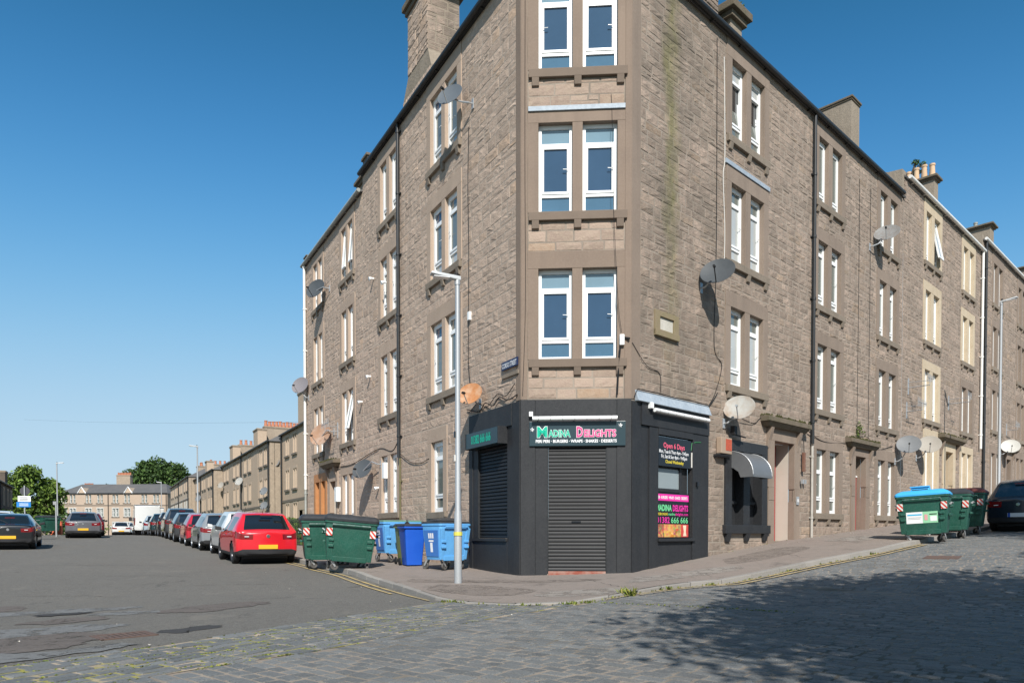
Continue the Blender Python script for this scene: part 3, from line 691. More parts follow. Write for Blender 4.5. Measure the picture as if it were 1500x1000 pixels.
def surround(B,f,cols,zt,zb,dm,sm,jw=.25,lh=.36,pr=.024,brk=True,sill=True,pz=None,glass=G_GREY,tiers=3,tilts=(None,None),frame=UPVC,dep=.11,ft=.085,lintel_to=None,sillproj=.085,top=.4,bot=.4,shortjamb=False):
    """dressed stone surround with one or two lights; returns (hole list, exclusion)"""
    n=len(cols); a,b=cols[0][0],cols[-1][1]
    lt=lintel_to or zt+lh
    fobj('lintel',B,f,[(a-jw,b+jw,-.28,pr,zt,lt)],dm)
    fobj('jamb',B,f,[(a-jw,a,-.28,pr,zb,zt-.002)],dm); fobj('jamb',B,f,[(b,b+jw,-.28,pr,zb,zt-.002)],dm)
    if n==2: fobj('mullion',B,f,[(cols[0][1],cols[1][0],-.28,pr-.004,zb,zt-.002)],dm)
    if sill:
        fobj('sill',B,f,[(a-jw+.02,b+jw-.02,-.28,sillproj,zb-.18,zb-.002)],sm,.012)
        if brk:
            for q in (a-jw+.09,(a+b)/2-.075,b+jw-.24):
                mb=MB(); p=f.p; u0,u1=q,q+.15; z0,z1=zb-.36,zb-.182
                mb.hexa([p(u0,0,z0),p(u1,0,z0),p(u1,.055,z0+.02),p(u0,.055,z0+.02),p(u0,0,z1),p(u1,0,z1),p(u1,.083,z1),p(u0,.083,z1)])
                emit('bracket',mb,sm,B.root,bevel=.006)
    for i,(c,d) in enumerate(cols):
        g=glass[i] if isinstance(glass,list) else glass
        light(B,f,c,d,zb,zt,g,tiers,frame,tilts[i],dep,ft,top,bot)
    return [(c,d,zb,zt) for c,d in cols],(a-jw-.004,b+jw+.004,zb-.19,lt+.004)
def stack(B,f,u0,u1,o0,o1,z0,z1,m,cap=.16,capproj=.12,capm=None,name='chimney',pots=None,potm=POT,taper=None,courses=True,potr=.13,poth=.5,potalong='o'):
    """a chimney stack o1<o0; cap and pots are its sub-parts"""
    mb=MB(); p=f.p
    if taper:
        du,zs=taper
        mb.hexa([p(u0,o1,z0),p(u1+du,o1,z0),p(u1+du,o0,z0),p(u0,o0,z0),p(u0,o1,zs),p(u1+du*.8,o1,zs),p(u1+du*.8,o0,zs),p(u0,o0,zs)])
        mb.hexa([p(u0+.002,o1,zs),p(u1+du*.8,o1,zs),p(u1+du*.8,o0,zs),p(u0+.002,o0,zs),p(u0+.2,o1+.1,zs+.5),p(u1,o1+.1,zs+.5),p(u1,o0,zs+.5),p(u0+.2,o0,zs+.5)])
        mb.hexa([p(u0+.2,o1+.1,zs+.5),p(u1,o1+.1,zs+.5),p(u1,o0,zs+.5),p(u0+.2,o0,zs+.5),p(u0+.2,o1+.1,z1),p(u1,o1+.1,z1),p(u1,o0,z1),p(u0+.2,o0,z1)])
    else: f.box(mb,u0,u1,o1,o0,z0,z1)
    c=emit(name,mb,m,B.root)
    mb=MB(); q=capproj
    f.box(mb,u0-q*.5,u1+q*.5,o1-q*.5,o0+q*.5,z1,z1+cap*.45); f.box(mb,u0-q,u1+q,o1-q,o0+q,z1+cap*.45+.001,z1+cap)
    emit('cap',mb,capm or HOODST,c,bevel=.015)
    if pots:
        for i in range(pots):
            k=MB(); tt=(i+.5)/pots
            b_=p((u0+u1)/2,o0+(o1-o0)*tt,z1+cap) if potalong=='o' else p(u0+(u1-u0)*tt,(o0+o1)/2,z1+cap)
            hh=poth*random.uniform(.85,1.1)
            k.lathe([(potr,0),(potr*1.05,.04),(potr*.85,hh*.55),(potr*.78,hh-.08),(potr*.95,hh-.07),(potr*.95,hh),(potr*.7,hh),(potr*.65,hh*.5)],Matrix.Translation(b_),12)
            emit('chimney_pot',k,potm,c,smooth=40)
    return c
def gutter(B,f,u0,u1,z,m,r=.07,off=.13,brackets=True):
    mb=MB(); mb.tube([f.p(u0,off,z),f.p(u1,off,z)],r,8)
    u=u0+.5
    while brackets and u<u1:
        f.box(mb,u-.02,u+.02,0,off,z-r-.008,z-r+.03); u+=1.3
    return emit('gutter',mb,m,B.root,smooth=50)
def pipe(B,f,u,z0,z1,m,r=.05,off=.09,name='downpipe'):
    mb=MB(); mb.tube([f.p(u,off,z0),f.p(u,off,z1)],r,8); z=z0+.6
    while z<z1:
        mb.tube([f.p(u,off,z),f.p(u,off,z+.07)],r*1.28,8); f.box(mb,u-.09,u+.09,0,.03,z+.015,z+.055); z+=1.8
    return emit(name,mb,m,B.root,smooth=50)
def hood(B,f,c,hw,z,proj,m=HOODST):
    mb=MB(); p=f.p
    z0,z1=z,z+.30
    mb.hexa([p(c-hw+.14,0,z0),p(c+hw-.14,0,z0),p(c+hw-.14,proj*.55,z0),p(c-hw+.14,proj*.55,z0),p(c-hw+.05,0,z0+.12),p(c+hw-.05,0,z0+.12),p(c+hw-.05,proj*.9,z0+.12),p(c-hw+.05,proj*.9,z0+.12)])
    mb.hexa([p(c-hw,0,z0+.122),p(c+hw,0,z0+.122),p(c+hw,proj,z0+.122),p(c-hw,proj,z0+.122),p(c-hw,0,z1),p(c+hw,0,z1),p(c+hw,proj*.98,z1-.05),p(c-hw,proj*.98,z1-.05)])
    h=emit('door_hood',mb,m,B.root,bevel=.012)
    for s in (-1,1):
        u=c+s*(hw-.42); k=MB(); pts=[(0,z0-.55),(.05,z0-.55),(.07,z0-.35),(proj*.5,z0-.14),(proj*.62,z0-.003),(0,z0-.003)]
        k.prism(pts,u-.075,u+.075,lambda a,b,hh: p(hh,a,b)); emit('console',k,DRESS_R,B.root,bevel=.01)
    mossm=MB()
    for _ in range(120):
        u=random.uniform(c-hw,c+hw); o=random.uniform(.02,proj); q=p(u,o,z1-.03); s_=random.uniform(.02,.05)
        mossm.add([(q[0]-s_,q[1],q[2]),(q[0]+s_,q[1]-.01,q[2]),(q[0],q[1]-.015,q[2]+s_*1.3),(q[0],q[1]+.03,q[2]+.02)],[(0,1,2),(1,3,2),(0,2,3)])
    emit('moss',mossm,mat('dark_moss',(.07,.07,.03),.95,.1,tone=.4),B.root,kind='stuff')
    return h
def doorway(B,f,u0,u1,z0,z1,depth,dm,doorm,plm,pil=.34,fan=None,jd=.14):
    holes=[(u0,u1,z0-1,z1)]
    for a,b in ((u0-pil,u0),(u1,u1+pil)):
        fobj('door_jamb',B,f,[(a,b,-jd,.045,z0-.25,z0+1.15),(a+.02,b-.02,-jd,.055,z0+1.152,z0+1.5),(a,b,-jd,.045,z0+1.502,z1-.002)],dm)
    fobj('door_lintel',B,f,[(u0-pil,u1+pil,-.3,.04,z1,z1+.36)],dm)
    mb=MB(); p=f.p
    for u in (u0+.0,u1-.0):
        mb.quad(p(u,-jd,z0-.3),p(u,-depth-.06,z0-.3),p(u,-depth-.06,z1),p(u,-jd,z1))
    mb.quad(p(u0,-.3,z1),p(u1,-.3,z1),p(u1,-depth-.06,z1),p(u0,-depth-.06,z1))
    emit('door_reveal',mb,plm,B.root)
    fobj('doorstep',B,f,[(u0+.005,u1-.005,-depth,-.02,z0-.4,z0+.03)],SILL)
    zt=z1 if not fan else z1-fan
    dl=fobj('door',B,f,[(u0+.04,u1-.04,-depth-.05,-depth,z0+.03,zt-.02)],doorm)
    for (za,zb_) in ((z0+.2,z0+.85),(z0+1.05,zt-.2)):
        for (ua,ub) in ((u0+.15,(u0+u1)/2-.05),((u0+u1)/2+.05,u1-.15)):
            k=MB(); f.box(k,ua,ub,-depth,-depth+.012,za,zb_); emit('panel',k,doorm,dl,bevel=.006)
    if fan:
        k=MB(); f.box(k,u0+.04,u1-.04,-depth-.045,-depth-.03,zt+.03,z1-.03); emit('fanlight',k,G_GREY,B.root)
        k=MB(); f.box(k,u0+.003,u1-.003,-depth-.05,-depth+.01,zt-.02,zt+.03); emit('transom',k,UPVC,B.root)
    return holes,(u0-pil-.004,u1+pil+.004,z0-.6,z1+.364)
def roofslab(B,pts,m=SLATE):
    mb=MB(); n=len(pts); V=[Vector(p) for p in pts]; nn=(V[1]-V[0]).cross(V[2]-V[0]).normalized()
    if nn.z<0: nn=-nn
    mb.add(V+[v-nn*.06 for v in V],[tuple(range(n)),tuple(range(2*n-1,n-1,-1))]+[(i,(i+1)%n,n+(i+1)%n,n+i) for i in range(n)])
    return emit('roof',mb,m,B.root)

# ---------------------------------------------------------------- the corner building: Corso Street side, splayed corner, hill side
cb=Bld(thing('corner_tenement','large brown stone corner tenement with a black takeaway in its splayed corner','building',(1.1,16.2,-.85),world=True))
T3,T2,T1,T0=11.745,8.765,5.70,2.53
B3,B2,B1_=9.865,6.875,3.775
EV=12.22; ULE=10.77; URE=16.1
A_L=[(3.173,3.908),(4.137,4.865)]; BL=[(7.512,8.096),(8.357,8.931)]
holes=[];ex=[]
def acc(r):
    holes.extend(r[0]); ex.append(r[1])
GA=[G_PALE,G_BLUE,G_BLUE]
wk=dict(dm=DRESS_L,sm=SILL,dep=.075,ft=.1)
for i,(zt,zb) in enumerate([(T3,B3),(T2,B2),(T1,B1_)]):
    acc(surround(cb,FL,A_L,zt,zb,glass=[[G_GREY,G_GREY,G_NET],[G_BLUE,G_GREY,G_NET]],lintel_to=EV-.02 if i==0 else None,**wk))
    acc(surround(cb,FL,BL,zt,zb,glass=[G_NET,G_GREY],lintel_to=EV-.02 if i==0 else None,tiers=2 if i==0 else 3,**wk))
acc(surround(cb,FL,[(4.08,4.86)],T0,.64,glass=[[G_NET,G_GREY,G_GREY]],brk=False,**wk))
acc(surround(cb,FL,BL,T0,.72,glass=[G_NET,G_NET],brk=False,**wk))
ex.append((-.1,.21,-2,EV)); ex.append((-.1,2.47,-2,2.93))
holes.append((.572,2.0,-.048,2.418)); wallsheet(cb,FL,-.0,ULE,-1.3,EV,holes,MORTAR_L)
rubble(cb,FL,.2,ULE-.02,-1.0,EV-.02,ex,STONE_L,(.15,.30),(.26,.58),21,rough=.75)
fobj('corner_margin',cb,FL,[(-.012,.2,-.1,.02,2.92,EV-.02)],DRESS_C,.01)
# splayed corner
ch=[(.365,1.087),(1.304,2.037)]
holes=[];ex=[]
fobj('corner_margin',cb,FC,[(.0,.13,-.1,.024,2.92,EV-.02)],DRESS_C,.01); fobj('corner_margin',cb,FC,[(2.2,2.337,-.1,.024,2.92,EV-.02)],DRESS_C,.01)
GC=[[G_PALE,G_BLUE,G_LOW],[G_PALE,G_BLUE,G_LOW]]
for i,(zt,zb) in enumerate([(T3,B3),(T2,B2),(T1,B1_)]):
    acc(surround(cb,FC,ch,zt,zb,DRESS_C,SILLC,jw=.225,lh=[.46,.21,.36][i],glass=GC,pr=.012,sillproj=.08,dep=.12,ft=.065,lintel_to=EV-.02 if i==0 else None))
ex+= [(-.1,.135,-2,EV),(2.195,2.5,-2,EV),(-.1,2.5,-2,2.93)]
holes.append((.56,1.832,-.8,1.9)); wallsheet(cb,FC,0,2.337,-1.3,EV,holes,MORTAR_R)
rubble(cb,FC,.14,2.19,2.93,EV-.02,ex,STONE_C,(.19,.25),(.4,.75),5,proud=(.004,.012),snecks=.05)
fobj('lead_strip',cb,FC,[(.15,2.2,-.02,.045,9.0,9.1)],LEAD,.006)
# hill side
A_R=[(4.013,4.723),(4.968,5.669)]; B_R=[(8.988,9.662),(9.93,10.632)]; C_R=[(13.834,14.496),(14.792,15.456)]
holes=[];ex=[]
wk=dict(dm=DRESS_R,sm=SILL)
for i,(zt,zb) in enumerate([(T3+.1,B3+.06),(T2+.04,B2),(T1+.04,B1_+.01)]):
    lt=EV+.06 if i==0 else None
    acc(surround(cb,FR,A_R,zt,zb,glass=[[G_GREY,G_NET,G_NET],[G_GREY,G_NET,G_NET]] if i else [[G_NET,G_GREY,G_GREY]]*2,tilts=(-.13,-.13) if i==0 else (None,None),lintel_to=lt,**wk))
    acc(surround(cb,FR,B_R,zt,zb,glass=[[G_GREY,G_GREY,G_NET],[G_GREY,G_GREY,G_NET]],lintel_to=lt,tiers=2 if i==0 else 3,top=.3,bot=.3,**wk))
    acc(surround(cb,FR,C_R,zt,zb,glass=[[G_NET,G_GREY,G_GREY],[G_GREY,G_GREY,G_GREY]],lintel_to=lt,tiers=2 if i==0 else 3,top=.3,bot=.3,**wk))
acc(surround(cb,FR,B_R,2.60,.68,glass=G_GREY,top=.62,bot=.42,**wk)); acc(surround(cb,FR,C_R,2.62,.70,glass=G_GREY,top=.5,bot=.4,**wk))
acc(doorway(cb,FR,6.32,7.5,-.18,2.6,.5,DRESS_R,REDD,PLAST)); hood(cb,FR,6.85,1.27,2.93,.27)
acc(doorway(cb,FR,11.87,12.73,.12,2.6,.25,DRESS_R,REDD,DRESS_R,fan=.62)); hood(cb,FR,12.3,1.2,2.86,.24)
# blacked-out former window beside the shop
aw=[(4.08,4.66),(4.98,5.62)]
for c in aw: holes.append((*c,.28,2.15))
ex.append((3.74,5.95,-.1,2.44))
bw=fobj('painted_window_surround',cb,FR,[(3.77,4.08,-.28,.05,.09,2.15),(5.62,5.92,-.28,.05,.09,2.15),(4.66,4.98,-.28,.046,.28,2.148),(3.77,5.92,-.28,.05,2.152,2.42),(4.082,4.658,-.28,-.2,.28,.95),(4.982,5.618,-.28,-.2,.28,.95)],BLACK)
for c in aw: fobj('boarded_light',cb,FR,[(c[0],c[1],-.3,-.22,.9,2.15),(c[0],c[1],-.3,-.13,.82,.9)],BLACK)
fobj('sill',cb,FR,[(3.70,6.0,-.28,.11,.06,.28)],BLACK,.012)
for q in (3.78,4.72,5.68):
    mb=MB(); p=FR.p; mb.hexa([p(q+.02,0,-.16),p(q+.2,0,-.16),p(q+.2,.06,-.14),p(q+.02,.06,-.14),p(q,0,.058),p(q+.22,0,.058),p(q+.22,.105,.058),p(q,.105,.058)]); emit('bracket',mb,BLACK,cb.root,bevel=.01)
ex+=[(-.1,.3,-2,EV+.1),(-.1,3.0,-2,2.92)]
holes.append((.932,2.298,-.118,2.25)); wallsheet(cb,FR,0,URE,-1.3,EV+.08,holes,MORTAR_R)
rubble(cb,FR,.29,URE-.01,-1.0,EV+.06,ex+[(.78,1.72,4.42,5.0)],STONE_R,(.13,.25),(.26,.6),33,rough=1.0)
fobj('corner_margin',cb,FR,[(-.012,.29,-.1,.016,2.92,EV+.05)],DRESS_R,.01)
fobj('lead_strip',cb,FR,[(A_R[0][0]-.3,A_R[1][1]+.28,-.02,.05,T2+.42,T2+.53)],LEAD,.006)
# date stone
fobj('date_stone_frame',cb,FR,[(.8,.98,-.05,.05,4.44,4.98),(1.52,1.7,-.05,.05,4.44,4.98),(.982,1.518,-.05,.05,4.86,4.98),(.8,1.7,-.05,.075,4.42,4.56)],mat('mossy_frame_stone',(.25,.2,.13),.9,.15,noise=(6,.5,(.2,.18,.09)),bump=.3))
fobj('date_panel',cb,FR,[(.985,1.515,-.05,.012,4.57,4.855)],mat('pale_panel_stone',(.55,.52,.46),.9,.15,noise=(9,.5,(.42,.4,.33)),bump=.4,bscale=30,streak=(.5,(.34,.33,.27))))
# eaves, pipes
gutter(cb,FL,-.1,ULE,EV+.06,BPIPE); gutter(cb,FC,-.1,2.44,EV+.08,BPIPE); gutter(cb,FR,-.1,15.75,EV+.1,BPIPE)
fobj('eaves_board',cb,FL,[(0,ULE,-.1,.06,EV-.0,EV+.05)],BPIPE,0); fobj('eaves_board',cb,FR,[(0,15.8,-.1,.06,EV+.08,EV+.12)],BPIPE,0); fobj('eaves_board',cb,FC,[(0,2.337,-.1,.05,EV,EV+.06)],BPIPE,0)
pipe(cb,FL,7.17,2.35,EV,BPIPE); pipe(cb,FL,7.17,-.8,2.33,mat('mossy_pipe',(.16,.14,.08),.8,.2,noise=(5,.5,(.1,.1,.04))),.03,.05)
pipe(cb,FR,8.556,2.7,EV,BPIPE); pipe(cb,FR,8.60,-.1,2.69,mat('pale_grey_pipe',(.42,.4,.36),.6,.3,noise=(4,.5,(.28,.25,.22))),.04,.06)
# roof
def ridge(f,u,off,z): return f.p(u,off,z)
A=np.array([FL.d,-FR.d]).T; rhs=(P1-5*FR.n)-(P0-5*FL.n); ab=np.linalg.solve(A,rhs); apex=P0-5*FL.n+ab[0]*FL.d; apx=(float(apex[0]),float(apex[1]),EV+2.2)
roofslab(cb,[FL.p(0,.08,EV+.06),FL.p(ULE,.08,EV+.06),FL.p(ULE,-5,EV+2.2),apx]); roofslab(cb,[FR.p(0,.08,EV+.1),FR.p(URE,.08,EV+.1),FR.p(URE,-5,EV+2.2),apx]); roofslab(cb,[FC.p(0,.06,EV+.06),FC.p(2.337,.06,EV+.06),apx])
roofslab(cb,[FL.p(ULE,-5,EV+2.2),FL.p(ULE,-10,EV+.1),apx]); roofslab(cb,[FR.p(URE,-5,EV+2.2),FR.p(URE,-10,EV+.1),apx])
# chimneys
STK=mat('chimney_stone',(.28,.235,.185),.92,.15,noise=[(1.5,.5,(.2,.165,.125)),(8,.5,(.33,.275,.21))],bump=.8,bscale=16,streak=(.4,(.17,.14,.1)))
def facing(B,f,u0,u1,z0,z1,m,seed,side=None,taper=None):
    """rubble facing for a stack"""
    rubble(B,f,u0,u1,z0,z1,[],m,(.18,.3),(.25,.55),seed)
stack(cb,FL,4.87,6.55,-.01,-1.05,EV+.05,15.0,STK,cap=.3,capproj=.14,taper=(.45,12.75))
rubble(cb,FL,5.07,6.55,13.27,15.0,[],STONE_L,(.18,.3),(.25,.5),61); rubble(cb,FL,4.89,6.95,EV+.12,12.72,[],STONE_L,(.18,.3),(.25,.5),62)
side=Fr(FL.p(4.87,0,0)[:2],-FL.n,-FL.d); rubble(cb,Fr(FL.p(5.07,0,0)[:2],-FL.n,-FL.d),.0,.95,13.27,15.0,[],STONE_R,(.18,.3),(.2,.45),63); rubble(cb,side,.02,1.03,EV+.15,12.72,[],STONE_R,(.18,.3),(.2,.45),64)
stack(cb,FR,1.2,3.38,-.02,-1.0,EV+.1,16.2,STK); rubble(cb,FR,1.2,3.38,EV+.2,16.2,[],STONE_R,(.18,.3),(.25,.55),65)
stack(cb,FR,4.12,4.66,-.1,-1.6,EV+.05,12.95,STK,cap=.33,capproj=.2)
stack(cb,FR,8.05,8.5,-.3,-.8,EV,12.75,STK,cap=.14,capproj=.1)
stack(cb,FR,11.45,12.1,-.05,-1.15,EV,13.95,STK,cap=.12,capproj=.06)
stack(cb,FL,10.45,10.85,-.1,-.6,EV,12.72,STK,cap=.16,capproj=.1)

# ---------------------------------------------------------------- shop front (black) on the three faces
def black(f,boxes,name='shop_panel',bev=.006): return fobj(name,cb,f,boxes,BLACK,bev)
Zb=-1.3
black(FL,[(0.0,.33,-.1,.05,Zb,2.9)],'shop_pilaster'); black(FL,[(2.27,2.46,-.1,.05,Zb,2.9)],'shop_pilaster')
black(FL,[(.332,2.268,-.1,.062,2.42,2.9)],'shop_fascia'); black(FL,[(.332,.57,-.1,.03,Zb,2.418)],'shop_panel'); black(FL,[(.572,2.268,-.1,.035,Zb,-.12)],'stall_riser')
black(FL,[(.572,2.268,-.1,.075,-.118,-.05)],'shop_sill'); black(FL,[(2.0,2.268,-.1,.03,-.048,2.4)],'shop_panel')
black(FC,[(-.012,.30,-.1,.035,Zb,2.92)],'shop_pilaster'); black(FC,[(2.04,2.345,-.1,.035,Zb,2.92)],'shop_pilaster')
black(FC,[(.302,.56,-.1,.022,Zb,1.9)]); black(FC,[(1.83,2.038,-.1,.022,Zb,1.9)]); black(FC,[(.302,2.038,-.1,.026,1.902,2.92)],'shop_fascia')
for u in (.56,1.81): fobj('shutter_guide',cb,FC,[(u,u+.022,-.06,.012,-.8,1.9)],BPIPE,.003)
fobj('threshold',cb,FC,[(.582,1.81,-.1,.04,-1.0,-.75)],mat('red_painted_step',(.26,.075,.05),.8,.2,noise=(5,.7,(.38,.3,.25))))
black(FR,[(0,.3,-.1,.04,Zb,2.88)],'shop_pilaster'); black(FR,[(.302,.6,-.1,.022,Zb,2.4)]); black(FR,[(.602,.93,-.1,.05,Zb,2.4)],'shop_pilaster')
black(FR,[(2.3,2.98,-.1,.05,Zb,2.4)],'shop_pilaster'); black(FR,[(.302,2.98,-.1,.07,2.402,2.88)],'shop_fascia'); black(FR,[(.932,2.298,-.1,.06,2.25,2.4)],'shop_panel')
black(FR,[(.932,2.298,-.1,.02,Zb,-.12)],'stall_riser'); black(FR,[(.9,2.36,-.1,.1,-.118,-.05)],'shop_sill'); black(FR,[(.932,2.298,-.2,-.1,-.05,2.25)],'shop_panel')
sp=fobj('shop_pane',cb,FR,[(.98,1.92,-.099,-.085,1.08,1.53)],G_FROST,.002)
fobj('shop_pane_frame',cb,FR,[(.94,.98,-.1,-.06,-.04,2.2),(1.92,2.0,-.1,-.06,-.04,2.2),(.982,1.918,-.1,-.062,1.0,1.08)],BLACK,.003)
mb=MB(); p=FR.p
mb.hexa([p(.12,0,2.885),p(3.0,0,2.885),p(3.0,.13,2.885),p(.12,.13,2.885),p(.12,0,3.13),p(3.0,0,3.13),p(3.0,.03,3.13),p(.12,.03,3.13)]); emit('lead_flashing',mb,LEAD,cb.root,bevel=.02)
mb=MB(); mb.tube([FR.p(.05,.05,2.97),FR.p(.15,.06,3.14),FR.p(.9,.06,3.15),FR.p(1.5,.06,3.13),FR.p(2.1,.07,3.15),FR.p(2.95,.06,3.13),FR.p(3.15,.04,3.25),FR.p(3.4,.03,3.5)],.011,5); emit('cable',mb,CABLE,cb.root)
def shutter(f,u0,u1,z0,z1,pitch,o):
    n=int((z1-z0)/pitch); mb=MB(); f.box(mb,u0,u1,o-.02,o-.012,z0,z1); r=emit('roller_shutter',mb,SHUT,cb.root)
    base=None
    for i in range(n):
        z=z0+(z1-z0)*i/n; h=(z1-z0)/n*.95; k=MB(); p=f.p
        k.hexa([p(u0,o-.012,z),p(u1,o-.012,z),p(u1,o+.016,z+.008),p(u0,o+.016,z+.008),p(u0,o-.012,z+h),p(u1,o-.012,z+h),p(u1,o-.008,z+h),p(u0,o-.008,z+h)])
        k.add([p(u0,o+.016,z+.008),p(u1,o+.016,z+.008),p(u1,o+.013,z+h*.5),p(u0,o+.013,z+h*.5),p(u1,o-.008,z+h),p(u0,o-.008,z+h)],[(0,1,2,3),(3,2,4,5)])
        emit('slat',k,SHUT,r)
    return r
sh=shutter(FC,.585,1.808,-.745,1.9,.0775,-.02)
k=MB(); FC.box(k,1.08,1.28,-.002,.008,.29,.325); emit('letter_slot',k,SIGNK,sh)
shutter(FL,.575,1.998,-.045,2.4,.08,-.03)
cb.flush(295,STONE_L)

# ---------------------------------------------------------------- lower neighbour along Corso Street
lb=Bld(thing('lower_tenement','brown stone tenement with lower eaves joined to the Corso Street side','building',tuple(FL.p(14.8,-1,-.7)),world=True))
C_L=[(11.907,12.48),(12.72,13.293)]; D_L=[(16.042,16.6,),(16.83,17.403)]; E2=11.715; UE2=18.82
holes=[];ex=[]; wk=dict(dm=DRESS_L,sm=SILL,dep=.075,ft=.1)
for i,(zt,zb) in enumerate([(11.265,9.40),(8.248,6.36),(5.286,3.40)]):
    lt=E2-.02 if i==0 else None
    acc(surround(lb,FL,C_L,zt,zb,glass=[G_NET,G_NET] if i==1 else [G_GREY,G_NET],tilts=(.2,None) if i==2 else ((.08,.08) if i==0 else (None,None)),tiers=2,lintel_to=lt,lh=.34,**wk))
    acc(surround(lb,FL,D_L,zt,zb,glass=G_NET,tiers=2,lintel_to=lt,lh=.34,brk=True,**wk))
acc(surround(lb,FL,C_L,2.233,.35,glass=G_NET,brk=False,lh=.34,tiers=2,**wk))
acc(surround(lb,FL,[(15.75,16.35),(16.65,17.25)],2.2,.3,BRNP,SILL,glass=G_GREY,brk=False,lh=.34,frame=BRNP,tiers=2))
acc(doorway(lb,FL,14.15,14.95,-.62,2.1,.45,DRESS_L,REDD,PLAST,pil=.28)); hood(lb,FL,14.6,1.0,2.62,.3)
wallsheet(lb,FL,ULE,UE2,-1.3,E2,holes,MORTAR_L); rubble(lb,FL,ULE+.01,UE2,-1.0,E2-.02,ex,STONE_L,(.16,.31),(.3,.62),71,rough=.75)
gutter(lb,FL,ULE+.03,UE2+.15,E2+.05,GUTG); pipe(lb,FL,18.66,2.0,E2,WPIPE,.06); pipe(lb,FL,18.66,-.6,1.98,GUTG,.05)
roofslab(lb,[FL.p(ULE,.08,E2+.05),FL.p(UE2,.08,E2+.05),FL.p(UE2,-5,E2+2.2),FL.p(ULE,-5,E2+2.2)]); roofslab(lb,[FL.p(ULE,-10,E2+.05),FL.p(UE2,-10,E2+.05),FL.p(UE2,-5,E2+2.2),FL.p(ULE,-5,E2+2.2)])
mb=MB(); p=FL.p; mb.add([p(UE2,0,-1.3),p(UE2,-10,-1.3),p(UE2,-10,E2),p(UE2,-5,E2+2.15),p(UE2,0,E2)],[(0,1,2,3,4)]); emit('gable',mb,MORTAR_L,lb.root)
mb=MB(); mb.add([p(ULE-.01,0,E2),p(ULE-.01,-10,E2),p(ULE-.01,-5,EV+2.15),p(ULE-.01,0,EV)],[(0,1,2,3)]); emit('party_wall',mb,MORTAR_L,lb.root)
stack(lb,FL,11.95,12.75,-.5,-1.3,E2,12.75,STK,cap=.2,capproj=.16); stack(lb,FL,18.35,18.72,.02,-.4,E2+.02,11.98,STK,cap=.1,capproj=.08)
lb.flush(295,STONE_L)

# ---------------------------------------------------------------- two taller neighbours up the hill
def hill(name,label,u0,u1,ev,tops,bots,cols,ground,dmats,gut,seed,n,chim):
    b=Bld(thing(name,label,'building',tuple(FR.p((u0+u1)/2,-1,.3)),world=True)); holes.clear(); ex.clear()
    for ci,c in enumerate(cols):
        for i,(zt,zb) in enumerate(zip(tops,bots)):
            t=(None,.2) if (ci==0 and i==0 and seed==81) else (None,None)
            acc(surround(b,FR,c,zt,zb,dmats[ci][i],SILL,glass=[[G_NET,G_GREY,G_GREY],[G_GREY,G_NET,G_GREY]],tilts=t,tiers=2,bot=.34,lintel_to=ev-.02 if i==0 else None,lh=.34))
    return b
CR=CREAM
h2=hill('hill_tenement','stone tenement with cream painted window surrounds and a white gutter',16.1,26.45,13.06,[12.604,9.577,6.498],[10.66,7.60,4.55],[[(18.564,19.205),(19.531,20.245)],[(23.468,24.12),(24.4,25.036)]],None,[[CR,CR,CR],[CR,CR,DRESS_R]],None,81,295,None)
acc(surround(h2,FR,[(18.75,19.35),(19.6,20.2)],3.9,1.2,CR,SILL,glass=G_NET,tiers=2,brk=False,lh=.3)); acc(surround(h2,FR,[(23.55,24.15),(24.4,25.0)],3.62,1.3,CR,SILL,glass=G_GREY,tiers=2,brk=False,lh=.3))
acc(doorway(h2,FR,21.25,22.25,.62,3.5,.5,CR,mat('bare_timber_door',(.36,.24,.13),.8,.2,noise=(6,.6,(.5,.38,.24))),CR)); hood(h2,FR,21.75,1.5,3.86,.3)
wallsheet(h2,FR,URE+.006,26.45,-1.3,13.04,holes,MORTAR_R); rubble(h2,FR,URE+.02,26.44,.2,13.04,ex,STONE_R,(.14,.27),(.28,.62),82,rough=1.0)
gutter(h2,FR,16.35,26.4,13.12,WPIPE); pipe(h2,FR,26.2,4.0,13.1,WPIPE,.06)
p=FR.p
roofslab(h2,[p(URE,.08,13.1),p(26.45,.08,13.1),p(26.45,-5,15.2),p(URE,-5,15.2)]); roofslab(h2,[p(URE,-10,13.1),p(26.45,-10,13.1),p(26.45,-5,15.2),p(URE,-5,15.2)])
mb=MB(); mb.add([p(URE-.16,.0,12.2),p(URE-.16,-5,14.4),p(URE-.16,-5,15.5),p(URE-.16,-1.6,13.85),p(URE-.16,-.5,13.35),p(URE-.16,0,13.3)]+[p(URE+.2,.0,12.2),p(URE+.2,-5,14.4),p(URE+.2,-5,15.5),p(URE+.2,-1.6,13.85),p(URE+.2,-.5,13.35),p(URE+.2,0,13.3)],[(0,1,2,3,4,5),(6,7,8,9,10,11),(0,5,11,6),(5,4,10,11),(4,3,9,10),(3,2,8,9)]); emit('skew_gable',mb,STK,h2.root)
stack(h2,FR,19.85,20.35,-.12,-1.3,13,14.3,STK,cap=.16,capproj=.14,pots=4,potm=POTB,potr=.12,poth=.6)
h2.flush(295,STONE_R)
h3=hill('upper_hill_tenement','tallest stone tenement up the hill with a white gutter and plain stone surrounds',26.5,46,13.69,[13.137,10.1,7.05],[11.2,8.15,5.1],[[(28.385,29.05),(29.35,30.005)],[(33.292,33.95),(34.25,34.9)],[(38.3,38.95),(39.25,39.9)]],None,[[DRESS_R]*3]*3,None,91,200,None)
acc(surround(h3,FR,[(28.385,29.05),(29.35,30.005)],4.0,1.9,DRESS_R,SILL,glass=G_GREY,tiers=2,brk=False)); acc(surround(h3,FR,[(33.29,33.95),(34.25,34.9)],4.1,2.0,DRESS_R,SILL,glass=G_GREY,tiers=2,brk=False))
